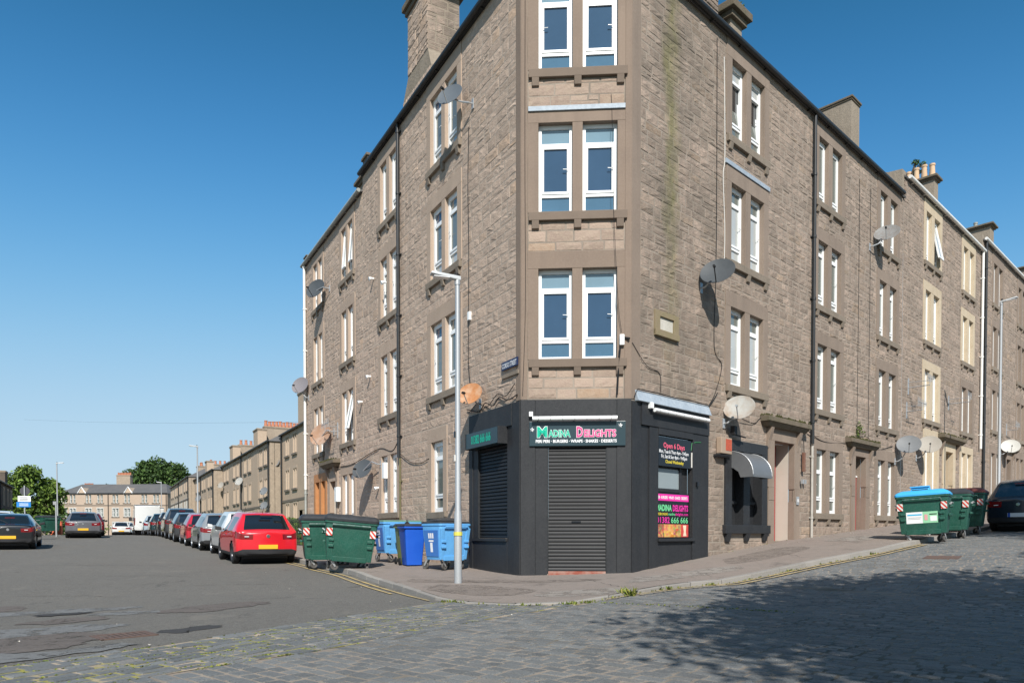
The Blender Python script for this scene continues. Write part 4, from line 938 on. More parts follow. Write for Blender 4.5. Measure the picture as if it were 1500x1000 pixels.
acc(doorway(h3,FR,31.2,32.1,1.1,3.9,.5,DRESS_R,BPIPE,DRESS_R)); hood(h3,FR,31.65,1.2,4.25,.28)
wallsheet(h3,FR,26.456,46,-1.3,13.67,holes,MORTAR_R); rubble(h3,FR,26.46,40,.8,13.67,ex,STONE_R,(.18,.36),(.36,.8),92)
gutter(h3,FR,26.5,46,13.75,WPIPE); pipe(h3,FR,26.75,1,13.7,BPIPE,.06)
roofslab(h3,[p(26.45,.08,13.72),p(46,.08,13.72),p(46,-5,15.8),p(26.45,-5,15.8)])
mb=MB()
for o in (26.3,26.62): mb.add([p(o,0,12.9),p(o,-5,15),p(o,-5,16.1),p(o,-1.6,14.5),p(o,-.5,14.0),p(o,0,13.95)],[(0,1,2,3,4,5)])
mb.add([mb.V[i] for i in range(12)],[(5,4,10,11),(4,3,9,10),(3,2,8,9),(0,5,11,6)]); emit('skew_gable',mb,STK,h3.root)
stack(h3,FR,28.1,28.75,-.1,-1.5,13.6,14.85,STK,cap=.15,capproj=.16,pots=1,potm=GUTG,potr=.1,poth=.3); stack(h3,FR,37.5,38.2,-.2,-2.0,13.6,15.3,STK,cap=.15,capproj=.16)
h3.flush(200,STONE_R)
# ================================================================ SIGNS AND FITTINGS ON THE BUILDINGS
TXT=[]
def text(s,f,u,z,h,m,parent,width=None,align='L',off=.0,flip=False,bold=0,name='lettering',shear=0,sp=1.0,th=.003):
    TXT.append((s,f,u,z,h,m,parent,width,align,off,flip,bold,name,shear,sp,th))
def flush_text():
    objs=[]
    for t in TXT:
        c=bpy.data.curves.new('lettering','FONT'); c.body=t[0]; c.size=1; c.offset=t[11]; c.resolution_u=2; c.shear=t[13]; c.space_character=t[14]
        o=bpy.data.objects.new('lettering_source',c); COL.objects.link(o); objs.append(o)
    dg=bpy.context.evaluated_depsgraph_get(); dg.update()
    for o,t in zip(objs,TXT):
        (s,f,u,z,h,m,parent,width,align,off,flip,bold,name,shear,sp,th)=t
        me=bpy.data.meshes.new_from_object(o.evaluated_get(dg)); bpy.data.objects.remove(o)
        V=np.empty(len(me.vertices)*3); me.vertices.foreach_get('co',V); V=V.reshape(-1,3)
        x0,x1,y0,y1=V[:,0].min(),V[:,0].max(),0,.70
        if '.' in s or ',' in s: pass
        sc=h/.70; sx=(width/(x1-x0)) if width else sc
        W=(x1-x0)*sx; a={'L':0,'C':-W/2,'R':-W}[align]
        mb=MB(); sg=-1 if flip else 1
        T=[f.p(u+sg*((x-x0)*sx+a),off,z+y*sc) for x,y,_ in V]
        mb.add(T,[tuple(p.vertices) for p in me.polygons]); emit(name,mb,m,parent,recalc=False); bpy.data.meshes.remove(me)
SGREEN=mat('sign_green',(.0,.42,.27),.4,.4); SPINK=mat('sign_pink',(.75,.05,.22),.4,.4); SWHITE=mat('sign_white',(.8,.8,.8),.4,.4); SYEL=mat('sign_yellow',(.75,.6,.05),.4,.4)
PGREEN=mat('print_green',(.16,.62,.28),.4,.4); PMAG=mat('print_magenta',(.75,.03,.33),.4,.4)
# main sign over the door
t=thing('shop_sign','dark takeaway sign reading Madina Delights above the door shutter','shop sign',FC.p(1.2,.03,2.15),world=True)
mb=MB(); FC.box(mb,.18,2.22,.027,.075,1.925,2.44); emit('board',mb,SIGNB,t,bevel=.004)
def outlined(s,u,z,h,wd,m,par,f=FC,off=.08,bold=.03):
    text(s,f,u-.006,z,h,SWHITE,par,wd+.012,off=off,bold=bold+.035); text(s,f,u,z,h,m,par,wd,off=off+.004,bold=bold)
outlined('M',.345,2.115,.215,.215,SGREEN,t); outlined('ADINA',.585,2.115,.145,.47,SGREEN,t)
outlined('D',1.185,2.115,.21,.135,SPINK,t); outlined('ELIGHTS',1.345,2.115,.145,.675,SPINK,t)
text('PERI PERI · BURGERS · WRAPS · SHAKES · DESSERTS',FC,.315,1.995,.062,SWHITE,t,1.72,off=.078,bold=.03)
for u,z in ((.235,2.275),(2.11,2.355)):
    mb=MB()
    for k in range(5):
        a=k*1.256; mb.add([FC.p(u,.0785,z-.02),FC.p(u+.05*math.cos(a),.0785,z+.05*math.sin(a)),FC.p(u+.03*math.cos(a+.7),.0785,z+.03*math.sin(a+.7))],[(0,1,2)])
    emit('leaf_motif',mb,SWHITE,t)
def lamp_strip(f,u0,u1,z,off,label,loc):
    t=thing('strip_light',label,'light fitting',loc,world=True)
    mb=MB(); mb.tube([f.p(u0,off,z),f.p(u1,off,z)],.045,10); emit('tube_cover',mb,UPVC,t,smooth=40)
    for k in range(7):
        u=u0+(u1-u0)*(k+.5)/7; mb=MB(); mb.tube([f.p(u-.006,off,z),f.p(u+.006,off,z)],.047,10); emit('clip',mb,GREYP,t)
    for u in (u0+.12,(u0+u1)/2,u1-.12): mb=MB(); mb.tube([f.p(u,0,z+.06),f.p(u,off*.7,z+.07),f.p(u,off,z+.03)],.012,5); emit('arm',mb,CABLE,t)
lamp_strip(FC,.25,2.04,2.495,.17,'white strip light over the Madina Delights sign',FC.p(1.1,.1,2.5))
lamp_strip(FR,.62,2.78,2.74,.17,'white strip light under the lead flashing beside the opening hours',FR.p(1.7,.1,2.74))
def smallbox(f,u,z,w,h,d,m,label,cat,name,off=0):
    mb=MB(); f.box(mb,u-w/2,u+w/2,off,off+d,z-h/2,z+h/2); return one(name,mb,m,label,cat,f.p(u,off,z),bevel=.008)
smallbox(FC,.215,2.60,.085,.1,.09,UPVC,'small white box at the end of the strip light over the sign','junction box','junction_box',.03)
smallbox(FR,.55,2.83,.085,.13,.1,UPVC,'small white box under the lead flashing','junction box','junction_box',.07)
# phone number box on the Corso Street side
t=thing('phone_sign','projecting black sign box with green phone number on the street side shutter','shop sign',FL.p(1.35,.1,2.2),world=True)
mb=MB(); FL.box(mb,.57,2.2,.02,.26,2.06,2.42); emit('box',mb,SIGNB,t,bevel=.006)
mb=MB(); FL.box(mb,.562,.58,.02,.272,2.05,2.43); FL.box(mb,2.19,2.21,.02,.272,2.05,2.43); emit('trim',mb,BLACK,t)
text('01382 666 666',FL,1.90,2.155,.19,SGREEN,t,.98,off=.263,flip=True,bold=.03)
# opening hours and menu poster in the hill-side window
t=thing('opening_hours_sign','black opening hours sign with pink heading in the shop window','sign',FR.p(1.5,.06,1.9),world=True)
mb=MB(); FR.box(mb,.96,2.26,-.09,.03,1.57,2.22); emit('board',mb,SIGNK,t,bevel=.004)
text('Open 6 Days',FR,1.56,1.985,.115,mat('print_salmon',(.8,.12,.2),.4,.4),t,.84,'C',.033,bold=.02)
text('Mon, Tues & Thurs 4pm - 9.45pm',FR,1.56,1.865,.075,SWHITE,t,1.16,'C',.033,bold=.02); text('Fri, Sat & Sun 4pm - 9.45pm',FR,1.57,1.755,.075,SWHITE,t,1.02,'C',.033,bold=.02)
text('Closed Wednesday',FR,1.58,1.645,.072,SYEL,t,.72,'C',.033,bold=.02)
t=thing('menu_poster','colourful poster with food pictures below the frosted shop pane','poster',FR.p(1.55,.02,.5),world=True)
mb=MB(); FR.box(mb,.95,2.24,-.09,-.02,-.045,.98); emit('board',mb,SIGNK,t,bevel=.003)
mb=MB(); FR.box(mb,.951,2.22,-.02,-.013,.80,.95); emit('pink_band',mb,PMAG,t)
text('PERI · BURGERS · WRAPS · SHAKES · DESSERTS',FR,.97,.845,.062,SWHITE,t,1.2,off=-.010,bold=.03)
text('MADINA',FR,.96,.575,.135,PGREEN,t,.58,off=-.016,bold=.035); text('DELIGHTS',FR,1.585,.575,.135,PMAG,t,.62,off=-.016,bold=.035)
text('ORDER ONLINE',FR,.96,.475,.055,SYEL,t,.42,off=-.016,bold=.02); text('madina',FR,1.41,.475,.06,PGREEN,t,.27,off=-.016,bold=.015); text('delights.com',FR,1.685,.475,.06,PMAG,t,.52,off=-.016,bold=.015)
text('01382',FR,.96,.30,.135,PMAG,t,.50,off=-.016,bold=.01); text('666 666',FR,1.52,.30,.135,PGREEN,t,.68,off=-.016,bold=.01)
def food(n,N,L,geo,cur,mixc,ntex,ramp,mapping):
    v=N('ShaderNodeTexVoronoi'); v.inputs['Scale'].default_value=14; L(geo.outputs['Position'],v.inputs[0])
    cur=mixc(.75,cur,v.outputs['Color'],'SOFT_LIGHT'); return mixc(ramp(ntex(11,5,.7),.5,.6),cur,(.62,.36,.11,1))
fc=[mat('print_grilled_meat',(.33,.1,.06),.4,.4,stain=food),mat('print_chips',(.62,.33,.08),.4,.4,stain=food),mat('print_burger',(.42,.22,.08),.4,.4,stain=food),mat('print_red',(.55,.06,.05),.4,.4)]
for i,(a,b) in enumerate(((.951,1.25),(1.25,1.6),(1.6,1.92),(1.92,2.22))):
    mb=MB(); FR.box(mb,a,b-.004,-.02,-.014,-.02,.27); emit('food_picture',mb,fc[i],t)
mb=MB(); mb.add([FR.p(u,-.0125,z) for u,z in ((2.0,.0),(2.14,.0),(2.11,.1),(2.13,.25),(1.99,.25),(2.03,.1))],[(0,1,2,3,4,5)]); emit('milkshake_picture',mb,mat('print_cream',(.75,.62,.45),.4,.4),t)
mb=MB(); mb.tube([FR.p(2.25,.03,2.0),FR.p(2.28,.03,2.17),FR.p(2.4,.055,2.2),FR.p(2.62,.055,2.22)],.012,5,0); emit_c=one('cable',mb,mat('green_cable',(.03,.16,.06),.5,.3),'short green cable beside the opening hours sign','cable',FR.p(2.3,.05,2.1))
mb=MB(); mb.tube([FR.p(2.262,.04,1.6),FR.p(2.258,.04,1.8),FR.p(2.262,.04,1.95)],.016,6); one('cable_clip',mb,WCABLE,'pale cable end hanging at the edge of the opening hours sign','cable',FR.p(2.26,.04,1.7))
smallbox(FR,2.45,1.22,.06,.11,.05,SIGNK,'small black box on the shop pilaster beside the frosted pane','switch box','switch_box',.05)
# street name plate
t=thing('street_name_plate','dark blue Corso Street name plate on the rubble wall near the corner','street sign',FL.p(.43,.05,3.76),world=True)
mb=MB(); FL.box(mb,.07,.79,.03,.055,3.68,3.86); emit('plate',mb,mat('navy_enamel',(.015,.02,.07),.35,.5),t,bevel=.004)
text('CORSO STREET',FL,.75,3.715,.105,SWHITE,t,.64,off=.058,flip=True,bold=.015)
mb=MB(); FL.box(mb,.06,.8,.0,.05,3.5,3.58); one('name_plate_ledge',mb,SILL,'thin stone ledge under the street name plate','stone ledge',FL.p(.4,0,3.54),bevel=.006)
# curved hood over the blackened window, alarm, door buzzer
t=thing('canopy_vent','curved grey steel hood over the black painted window','extractor hood',FR.p(4.5,.2,1.9),world=True)
prof=[(.02,2.12)]+[(.02+.62*math.sin(a),1.52+.6*math.cos(a)) for a in np.linspace(.0,1.57,10)]
HM=mat('hood_grey_steel',(.15,.155,.16),.42,.5,metal=.2,noise=(5,.4,(.12,.124,.13)),tone=.05)
mb=MB(); n=len(prof)
V=[FR.p(4.04,o,z) for o,z in prof]+[FR.p(5.02,o,z) for o,z in prof]; mb.add(V,[(i,i+1,n+i+1,n+i) for i in range(n-1)]); V2=[FR.p(4.04,o-.012,z-.012) for o,z in prof]+[FR.p(5.02,o-.012,z-.012) for o,z in prof]; mb.add(V2,[(i+1,i,n+i,n+i+1) for i in range(n-1)])
mb.add([FR.p(4.04,prof[-1][0],1.52),FR.p(5.02,prof[-1][0],1.52),FR.p(5.02,prof[-1][0],1.46),FR.p(4.04,prof[-1][0],1.46)],[(0,1,2,3)]); emit('curved_sheet',mb,HM,t,smooth=60,recalc=False)
for u in (4.045,5.015):
    mb=MB(); pp=prof+[(.63,1.46),(.3,1.46),(.24,1.6),(.1,1.7),(.02,1.72)]; mb.prism(pp,u-.004,u+.004,lambda a,b,h: FR.p(h,a,b)); emit('end_plate',mb,HM,t)
    mb=MB(); mb.tube([FR.p(u,o,z) for o,z in prof[1:]],.012,5); emit('edge_bead',mb,GREYP,t)
t=thing('alarm_box','stone coloured alarm box with an orange label left of the black window','alarm box',FR.p(3.6,.1,2.2),world=True)
mb=MB(); FR.box(mb,3.36,3.86,.02,.17,2.02,2.42); emit('case',mb,mat('buff_alarm_case',(.36,.27,.2),.7,.3,noise=(5,.4,(.28,.21,.15))),t,bevel=.02)
mb=MB(); FR.box(mb,3.56,3.83,.17,.176,2.1,2.38); emit('label_panel',mb,mat('alarm_orange',(.5,.09,.04),.5,.4,noise=(30,.6,(.2,.05,.03))),t)
mb=MB(); mb.tube([FR.p(3.3,.0,1.95),FR.p(3.3,.1,1.97),FR.p(3.75,.13,1.97)],.05,6); emit('bracket',mb,CABLE,t)
t=thing('floodlight','small black floodlight bracket at the top of the black window','floodlight',FR.p(4.0,.1,2.55),world=True)
mb=MB(); mb.tube([FR.p(3.98,.05,2.62),FR.p(4.1,.16,2.52),FR.p(4.5,.17,2.5)],.022,6); emit('bracket',mb,CABLE,t); mb=MB(); FR.box(mb,3.92,4.05,.08,.2,2.52,2.74); emit('head',mb,CABLE,t,bevel=.01)
t=thing('door_buzzer','round steel door buzzer on the jamb of the open red doorway','door entry panel',FR.p(7.68,.06,.98),world=True)
mb=MB(); FR.box(mb,7.60,7.76,.055,.075,.88,1.12); emit('plate',mb,GREYP,t,bevel=.01); mb=MB(); FR.box(mb,7.64,7.72,.075,.085,.96,1.05); emit('button',mb,CLEARL,t)
t=thing('meter_case','rust brown metal box above white fittings beside the hooded red doorway','meter box',FR.p(8.0,.05,1.9),world=True)
mb=MB(); FR.box(mb,7.95,8.05,.05,.12,1.85,2.4); emit('case',mb,mat('rust_brown',(.17,.08,.055),.8,.3,noise=(8,.5,(.22,.14,.10))),t,bevel=.01)
mb=MB(); mb.tube([FR.p(7.98,.1,2.4),FR.p(7.99,.08,2.75)],.012,5); emit('cable',mb,CABLE,t)
mb=MB(); FR.box(mb,7.88,7.95,.05,.12,1.5,1.62); FR.box(mb,8.04,8.1,.05,.12,1.5,1.62); emit('fitting',mb,GREYP,t)

# ---------------------------------------------------------------- satellite dishes
DG=mat('dish_grey',(.062,.07,.076),.55,.3,noise=[(5,.4,(.085,.093,.10)),(30,.2,(.05,.055,.06))],tone=.03)
DRUST=mat('dish_rust',(.42,.19,.08),.75,.3,noise=[(3.2,.9,(.5,.36,.25)),(9,.6,(.33,.12,.04))])
DWH=mat('dish_white_rust',(.36,.36,.335),.6,.3,noise=[(2.2,.8,(.25,.16,.095)),(8,.4,(.42,.42,.4))])
DBE=mat('dish_beige',(.32,.295,.255),.6,.3,noise=[(3,.5,(.27,.24,.2)),(12,.3,(.37,.345,.31))])
DSP=mat('dish_spotted',(.2,.2,.195),.55,.3,noise=[(14,.6,(.14,.1,.075)),(4,.4,(.25,.25,.245))])
def dish(f,u,z,off,r,m,label,az=0,elv=18,foot=(-.1,-.42),kind='dish',group=None,sq=.9):
    """az degrees to the right of straight-at-the-camera-side south; the mast foot is on the wall"""
    loc=f.p(u,0,z); t=thing('satellite_dish',label,'satellite dish',loc,world=True,group=group)
    a=R(-30+az*.3); elv=elv+8; D=Vector((math.sin(a)*math.cos(R(elv)),-math.cos(a)*math.cos(R(elv)),math.sin(R(elv))))
    c=Vector(f.p(u,off,z)); q=D.to_track_quat('Z','Y').to_matrix().to_4x4(); M=Matrix.Translation(c)@q
    k=.16*r
    prof=[(rr*r,k*(rr*rr)-k) for rr in (0.001,.2,.4,.6,.8,.93,1)]
    back=[(r*1.0,-.0),(r*1.015,-.006),(r*.99,-.014)]+[(rr*r,k*(rr*rr)-k-.014) for rr in (.93,.8,.6,.4,.2,.001)]
    mb=MB(); mb.lathe(prof+back,M,28,sy=sq); emit('reflector',mb,m,t,smooth=50)
    low=M@Vector((0,-r*.98*sq,-.0)); tip=M@Vector((0,-r*.55*sq,r*.85))
    mid=M@Vector((0,-r*.85*sq,r*.25))
    mb=MB(); mb.tube([low,mid,tip],.013,6); ar=emit('feed_arm',mb,CABLE if m in(DG,) else GREYP,t)
    mb=MB(); dirn=(M@Vector((0,0,-.02))-tip).normalized(); mb.tube([tip-dirn*.05,tip+dirn*.03,tip+dirn*.07],[.03,.034,.024],8); emit('receiver',mb,CABLE if m is not DWH else GREYP,t,smooth=60)
    ft=Vector(f.p(u+foot[0],.0,z+foot[1])); el=Vector(f.p(u+foot[0],.12,z+foot[1])); bk=M@Vector((0,-.05,-k-.02))
    mb=MB(); mb.tube([ft,el,Vector((bk.x*.4+el.x*.6,bk.y*.4+el.y*.6,el.z+.1)),bk],.02,6); emit('mast',mb,GREYP,t)
    mb=MB(); f.box(mb,u+foot[0]-.05,u+foot[0]+.05,0.01,.03,z+foot[1]-.12,z+foot[1]+.12); emit('wall_plate',mb,GREYP,t)
    return t
dish(FR,2.66,6.17,.45,.40,DG,'charcoal satellite dish on the hill side wall above the date stone',14,18,(-.0,-.3))
dish(FR,3.86,3.17,.35,.38,DWH,'pale rust stained satellite dish just above the black painted window',14,18,(-.15,-.38))
dish(FR,13.35,10.15,.4,.40,DSP,'spotted grey satellite dish at a top floor window of the hill side',-4,24,(-.45,-.5))
dish(FR,15.55,3.27,.45,.40,mat('dish_mid_grey',(.16,.168,.175),.55,.3,noise=(5,.4,(.21,.215,.22))),'grey satellite dish beside a beige one above the hill bins',14,18,(-.1,-.6))
dish(FR,17.8,3.46,.45,.41,DBE,'beige satellite dish beside a grey one above the hill bins',14,18,(-.1,-.5))
dish(FR,30.3,4.45,.4,.42,mat('dish_off_white',(.48,.47,.43),.5,.4,noise=(5,.4,(.4,.39,.35))),'off white satellite dish farthest up the hill',14,18,(-.2,-.4))
dish(FL,2.78,10.72,.4,.34,mat('dish_blue_grey',(.10,.115,.13),.5,.3,noise=(5,.3,(.13,.145,.16))),'blue grey satellite dish over the top corner window of the Corso Street side',16,14,(-.5,-.38))
dish(FL,1.80,3.33,.35,.31,DRUST,'orange rusted satellite dish above the phone number sign',20,14,(.1,-.2))
dish(FL,15.6,9.80,.4,.45,DG,'charcoal satellite dish at the top window farthest along Corso Street',10,10,(-.7,-.15))
dish(FL,18.5,6.5,.35,.42,mat('dish_pinkish',(.2,.185,.195),.5,.3),'mauve grey satellite dish on the end pipe of the lower tenement',25,10,(-.2,-.55))
dish(FL,15.0,3.95,.4,.5,mat('dish_brown_rust',(.33,.2,.13),.75,.3,noise=[(3,.7,(.42,.33,.27)),(9,.5,(.3,.15,.08))]),'brown rusted satellite dish above the hooded door of the lower tenement',10,10,(-.6,.05))
dish(FL,9.75,2.2,.4,.38,mat('dish_dark_grey',(.07,.077,.083),.5,.3),'dark grey satellite dish above the blue bins',12,16,(-.75,.1))
# aerials
def yagi(f,u,z,off,ln,label,n=7):
    t=thing('aerial',label,'aerial',f.p(u,0,z),world=True)
    mb=MB(); mb.tube([f.p(u,0,z-.25),f.p(u,off,z-.25),f.p(u,off,z)],.018,5); mb.tube([f.p(u,0,z-.05),f.p(u,off*.9,z-.08)],.01,4); f.box(mb,u-.04,u+.04,.0,.03,z-.5,z+.1); emit('bracket',mb,GREYP,t)
    mb=MB(); mb.tube([f.p(u-ln/2,off,z),f.p(u+ln/2,off,z)],.014,5); b=emit('boom',mb,GREYP,t)
    for i in range(n):
        uu=u-ln/2+ln*i/(n-1); k=MB(); k.tube([f.p(uu,off,z-.17+.01*i),f.p(uu,off,z+.17-.01*i)],.009,4); emit('element',k,GREYP,b)
yagi(FR,16.75,5.75,.75,.5,'tall bracket aerial between the plain and the cream windows'); yagi(FR,16.6,4.85,.55,.9,'spiky aerial on the hill wall below the bracket aerial',9); yagi(FR,21.6,5.75,.8,.5,'small bracket aerial between two cream window columns',5); yagi(FR,31.2,5.6,.5,.8,'pale flat aerial above the off white dish')
yagi(FL,13.9,4.2,.5,.9,'thin aerial in front of the middle window of the lower tenement',7)
def seclight(f,u,z,label):
    t=thing('security_light',label,'wall light',f.p(u,.1,z),world=True)
    mb=MB(); mb.tube([f.p(u,0,z),f.p(u,.12,z)],.035,8); emit('base',mb,UPVC,t); mb=MB(); mb.tube([f.p(u,.08,z),f.p(u+.01,.16,z-.03)],[.045,.065],10); emit('head',mb,UPVC,t,smooth=40)
seclight(FL,9.65,8.43,'white wall light beside the upper windows of the Corso Street side'); seclight(FL,10.0,5.3,'white wall light beside the middle windows of the Corso Street side'); seclight(FL,8.46,7.95,'white wall light just under a sill on the Corso Street side'); seclight(FL,10.9,4.6,'small camera on the party line of the Corso Street side'); seclight(FL,9.2,1.55,'white wall light below the dark grey dish')
smallbox(FL,8.45,2.05,.2,.5,.14,UPVC,'white meter box beside the dark grey dish','meter box','meter_box'); smallbox(FL,13.75,1.55,.3,.55,.16,UPVC,'white meter box beside the hooded door','meter box','meter_box')
smallbox(FL,2.45,5.34,.1,.2,.07,UPVC,'small white cable box on the drop cable of the Corso Street side','cable box','cable_box')
t=thing('bell_box','white alarm bell with black cable at the corner of the lowest splayed windows','alarm bell',FC.p(2.13,.06,4.15),world=True)
mb=MB(); FC.box(mb,2.09,2.19,.02,.09,4.04,4.26); emit('case',mb,UPVC,t,bevel=.01); mb=MB(); mb.tube([FC.p(2.2,.03,4.2),FC.p(2.3,.08,4.17)],.025,6); emit('arm',mb,CABLE,t)
# cables
def wire(f,pts,label,m=CABLE,r=.009):
    mb=MB(); P=catmull(np.array([f.p(u,o,z) for u,o,z in pts]),6); mb.tube([tuple(q) for q in P],r,5); return one('cable',mb,m,label,'cable',f.p(*pts[0]))
wire(FL,[(2.5,.02,9.9),(2.52,.035,8.5),(2.48,.035,7.0),(2.5,.035,5.4),(2.5,.035,4.2),(2.35,.03,3.4)],'black drop cable hanging down the Corso Street wall to the rusted dish')
wire(FL,[(2.6,.03,3.1),(1.9,.05,2.95),(1.6,.05,3.1),(1.2,.05,2.98),(.9,.05,3.12),(.5,.05,3.0),(.1,.04,3.05)],'tangled black cable along the top of the black shop front',r=.013); wire(FL,[(2.5,.03,3.0),(2.0,.05,3.15),(1.5,.05,3.0),(1.0,.05,3.2),(.6,.05,3.1),(.2,.05,3.3)],'second loose cable looping above the shop front',r=.009)
wire(FL,[(7.15,.04,2.45),(6.4,.03,2.15),(5.6,.03,2.05),(5.0,.03,2.12)],'sagging cable from the downpipe to the single ground floor window'); wire(FL,[(14,.04,2.6),(12,.04,2.55),(10,.03,2.75),(8.9,.03,2.8),(7.9,.03,2.62),(7.3,.04,2.9)],'black cable running along the wall above the dark grey dish',r=.012)
wire(FC,[(.085,.03,12.0),(.08,.03,8),(.09,.03,5),(.03,.03,3.0)],'thin black cable down the edge of the splayed corner',r=.006)
wire(FC,[(1.9,.03,9.3),(1.92,.02,8.8),(1.95,.09,7),(2.05,.09,5),(2.13,.06,4.3)],'thin cable dropping past the splayed corner windows',r=.005); wire(FC,[(2.1,.08,4.0),(2.07,.06,3.6),(2.04,.05,3.0)],'bundle of cable hanging under the corner alarm bell',r=.02); wire(FR,[(.0,.03,4.1),(.5,.03,3.7),(1.0,.02,3.6),(1.05,.02,3.2)],'loose cable from the corner alarm bell to the lead flashing',r=.007)
wire(FR,[(3.62,.02,11.7),(3.68,.02,9.4),(3.6,.025,8.8),(3.7,.02,7.5),(3.66,.02,6.3)],'pale cable wandering down beside the hill side windows',WCABLE,.011); wire(FR,[(3.3,.02,12),(3.32,.02,8),(3.3,.02,6.3),(3.25,.02,4.6),(3.6,.02,4.2),(3.3,.03,3.5),(3.0,.04,3.15)],'black cable down the hill wall past the charcoal dish',r=.008)
wire(FR,[(4.3,.1,3.0),(5.2,.03,2.95),(5.8,.03,3.2),(7.5,.1,3.26),(8.5,.06,3.0),(9.5,.03,2.85),(11,.03,2.95),(12.3,.2,3.25),(13.6,.03,2.95),(15.2,.03,3.2)],'black cable swagged along the hill wall over the doorways',r=.01)
for u in (12.0,12.95): wire(FR,[(u,.02,11.6),(u+.02,.02,8),(u,.02,5),(u,.02,3.3)],'thin cable dropping straight to the second door hood' if u<12.5 else 'thin cable beside the plain windows over the second door',r=.006)

# ---------------------------------------------------------------- street lamps
def street_lamp(loc,h,armdir,label,r=.074,base=True):
    t=thing('street_lamp',label,'street lamp',loc,math.atan2(armdir[1],armdir[0]),group='grey lamp columns')
    mb=MB(); mb.tube([(0,0,-.1),(0,0,1.35),(0,0,1.42),(0,0,h)],[r,r*.97,r*.74,r*.58],14); emit('column',mb,GREYP,t,smooth=50)
    mb=MB(); mb.box(r*.7,r*.98,-.035,.035,.45,.95); emit('door',mb,GREYP,t,bevel=.005)
    mb=MB(); mb.tube([(0,0,h-.02),(0,0,h+.10)],r*.72,10); emit('spigot',mb,GREYP,t)
    mb=MB(); mb.hexa([(-.06,-.05,h+.06),(.52,-.10,h+.13),(.52,.10,h+.13),(-.06,.05,h+.06),(-.06,-.05,h+.12),(.50,-.07,h+.18),(.50,.07,h+.18),(-.06,.05,h+.14)]); l=emit('lantern',mb,mat('lantern_grey',(.5,.51,.51),.4,.5),t,bevel=.015)
    mb=MB(); mb.box(.16,.46,-.07,.07,h+.085,h+.1); emit('lens',mb,CLEARL,l)
    mb=MB(); mb.tube([(.02,0,h+.13),(.02,0,h+.2)],.03,8); emit('photocell',mb,CABLE,l)
    return t
lz=pavz(-1.256,13.8,.25,.07)
L1=street_lamp((-1.256,13.8,lz),5.72,(-.95,-.3),'tall grey street lamp standing in front of the phone number sign')
mb=MB(); mb.tube([(0,0,.93),(0,0,1.0)],.086,12); emit('yellow_mark',mb,mat('yellow_sticker',(.6,.55,.1),.5,.3),L1)
for z in (2.8,2.35): mb=MB(); mb.box(.05,.075,-.03,.03,z,z+.12); emit('number_plate',mb,SIGNK if z>2.5 else WCABLE,L1)
q=FR.p(19.2,2.4,0); street_lamp((q[0],q[1],Zf(*q[:2])+.12),8.05,tuple(FR.n),'tall grey street lamp up the hill beside the white downpipe')
q=FL.p(39,2.3,0); street_lamp((q[0],q[1],Zf(*q[:2])+.12),5.75,tuple(FL.n),'grey street lamp rising behind the parked cars before the terraces')
q=(-38.9,60.0); street_lamp((*q,Zf(*q)+.1),5.8,(.8,.3),'slim grey street lamp beside the bright green tree')
q=(-43.3,86.0); street_lamp((*q,Zf(*q)+.1),6.2,(-.9,-.2),'small far street lamp in front of the white van')
q=(-84,128.0); street_lamp((*q,Zf(*q)),5.5,(.9,0),'tiny far street lamp before the pink brown block')
# bare post and parking sign across the street
q=(-27.7,42.6); t=thing('bare_post','bare white post beside the slim lamp across the street','post',(*q,Zf(*q)+.1)); mb=MB(); mb.tube([(0,0,-.1),(0,0,1.95)],.05,8); emit('shaft',mb,GREYP,t,smooth=50); mb=MB(); mb.box(-.16,.05,-.03,.03,1.8,2.0); emit('cap',mb,GREYP,t)
q=(-25.6,36.9); t=thing('parking_sign','post with a round dark plate over white and blue plates','road sign',(*q,Zf(*q)+.1),.35)
mb=MB(); mb.tube([(0,0,-.1),(0,0,2.7)],.035,8); emit('post',mb,GREYP,t,smooth=50)
mb=MB(); mb.lathe([(.001,-.06),(.22,-.06),(.22,-.045),(.001,-.045)],Matrix.Translation((.0,0,2.42))@Matrix.Rotation(R(90),4,'X'),20); emit('round_plate',mb,mat('sign_dark_grey',(.06,.06,.07),.5,.4),t)
mb=MB(); mb.box(-.28,.28,-.06,-.045,1.88,2.17); w_=emit('white_plate',mb,SWHITE,t); mb=MB(); mb.box(-.34,.28,-.06,-.045,1.6,1.86); b_=emit('blue_plate',mb,mat('sign_blue',(.02,.2,.55),.4,.4),t)
for par,zs,mm,wd in ((w_,(2.09,2.02,1.94),CABLE,.2),(b_,(1.77,1.68),SWHITE,.22)):
    for z in zs: mb=MB(); mb.box(-wd,wd*.8,-.064,-.0605,z-.014,z+.014); emit('text_line',mb,mm,par)

# ---------------------------------------------------------------- bins
GBIN=mat('bin_green',(.006,.075,.05),.48,.4,noise=[(3,.5,(.012,.10,.07)),(14,.3,(.03,.12,.09)),(38,.3,(.10,.17,.14)),(2.2,.35,(.02,.05,.035))],streak=(.45,(.06,.13,.10))); LIDK=mat('bin_lid_black',(.03,.032,.036),.5,.4,noise=(6,.5,(.055,.057,.06)))
LBLUE=mat('bin_light_blue',(.11,.36,.70),.5,.4,noise=[(4,.4,(.15,.42,.74)),(25,.3,(.08,.24,.46))],streak=(.35,(.10,.25,.45))); DBLUE=mat('bin_royal_blue',(.012,.09,.50),.42,.45,noise=(4,.4,(.02,.12,.56))); OLIVE=mat('bin_olive',(.20,.24,.06),.5,.4); LIDB=mat('bin_lid_sky',(.05,.38,.72),.45,.4,noise=(5,.3,(.08,.43,.76))); LIDR=mat('bin_lid_maroon',(.2,.055,.045),.55,.4,noise=(5,.4,(.26,.09,.075)))
HAZ=None
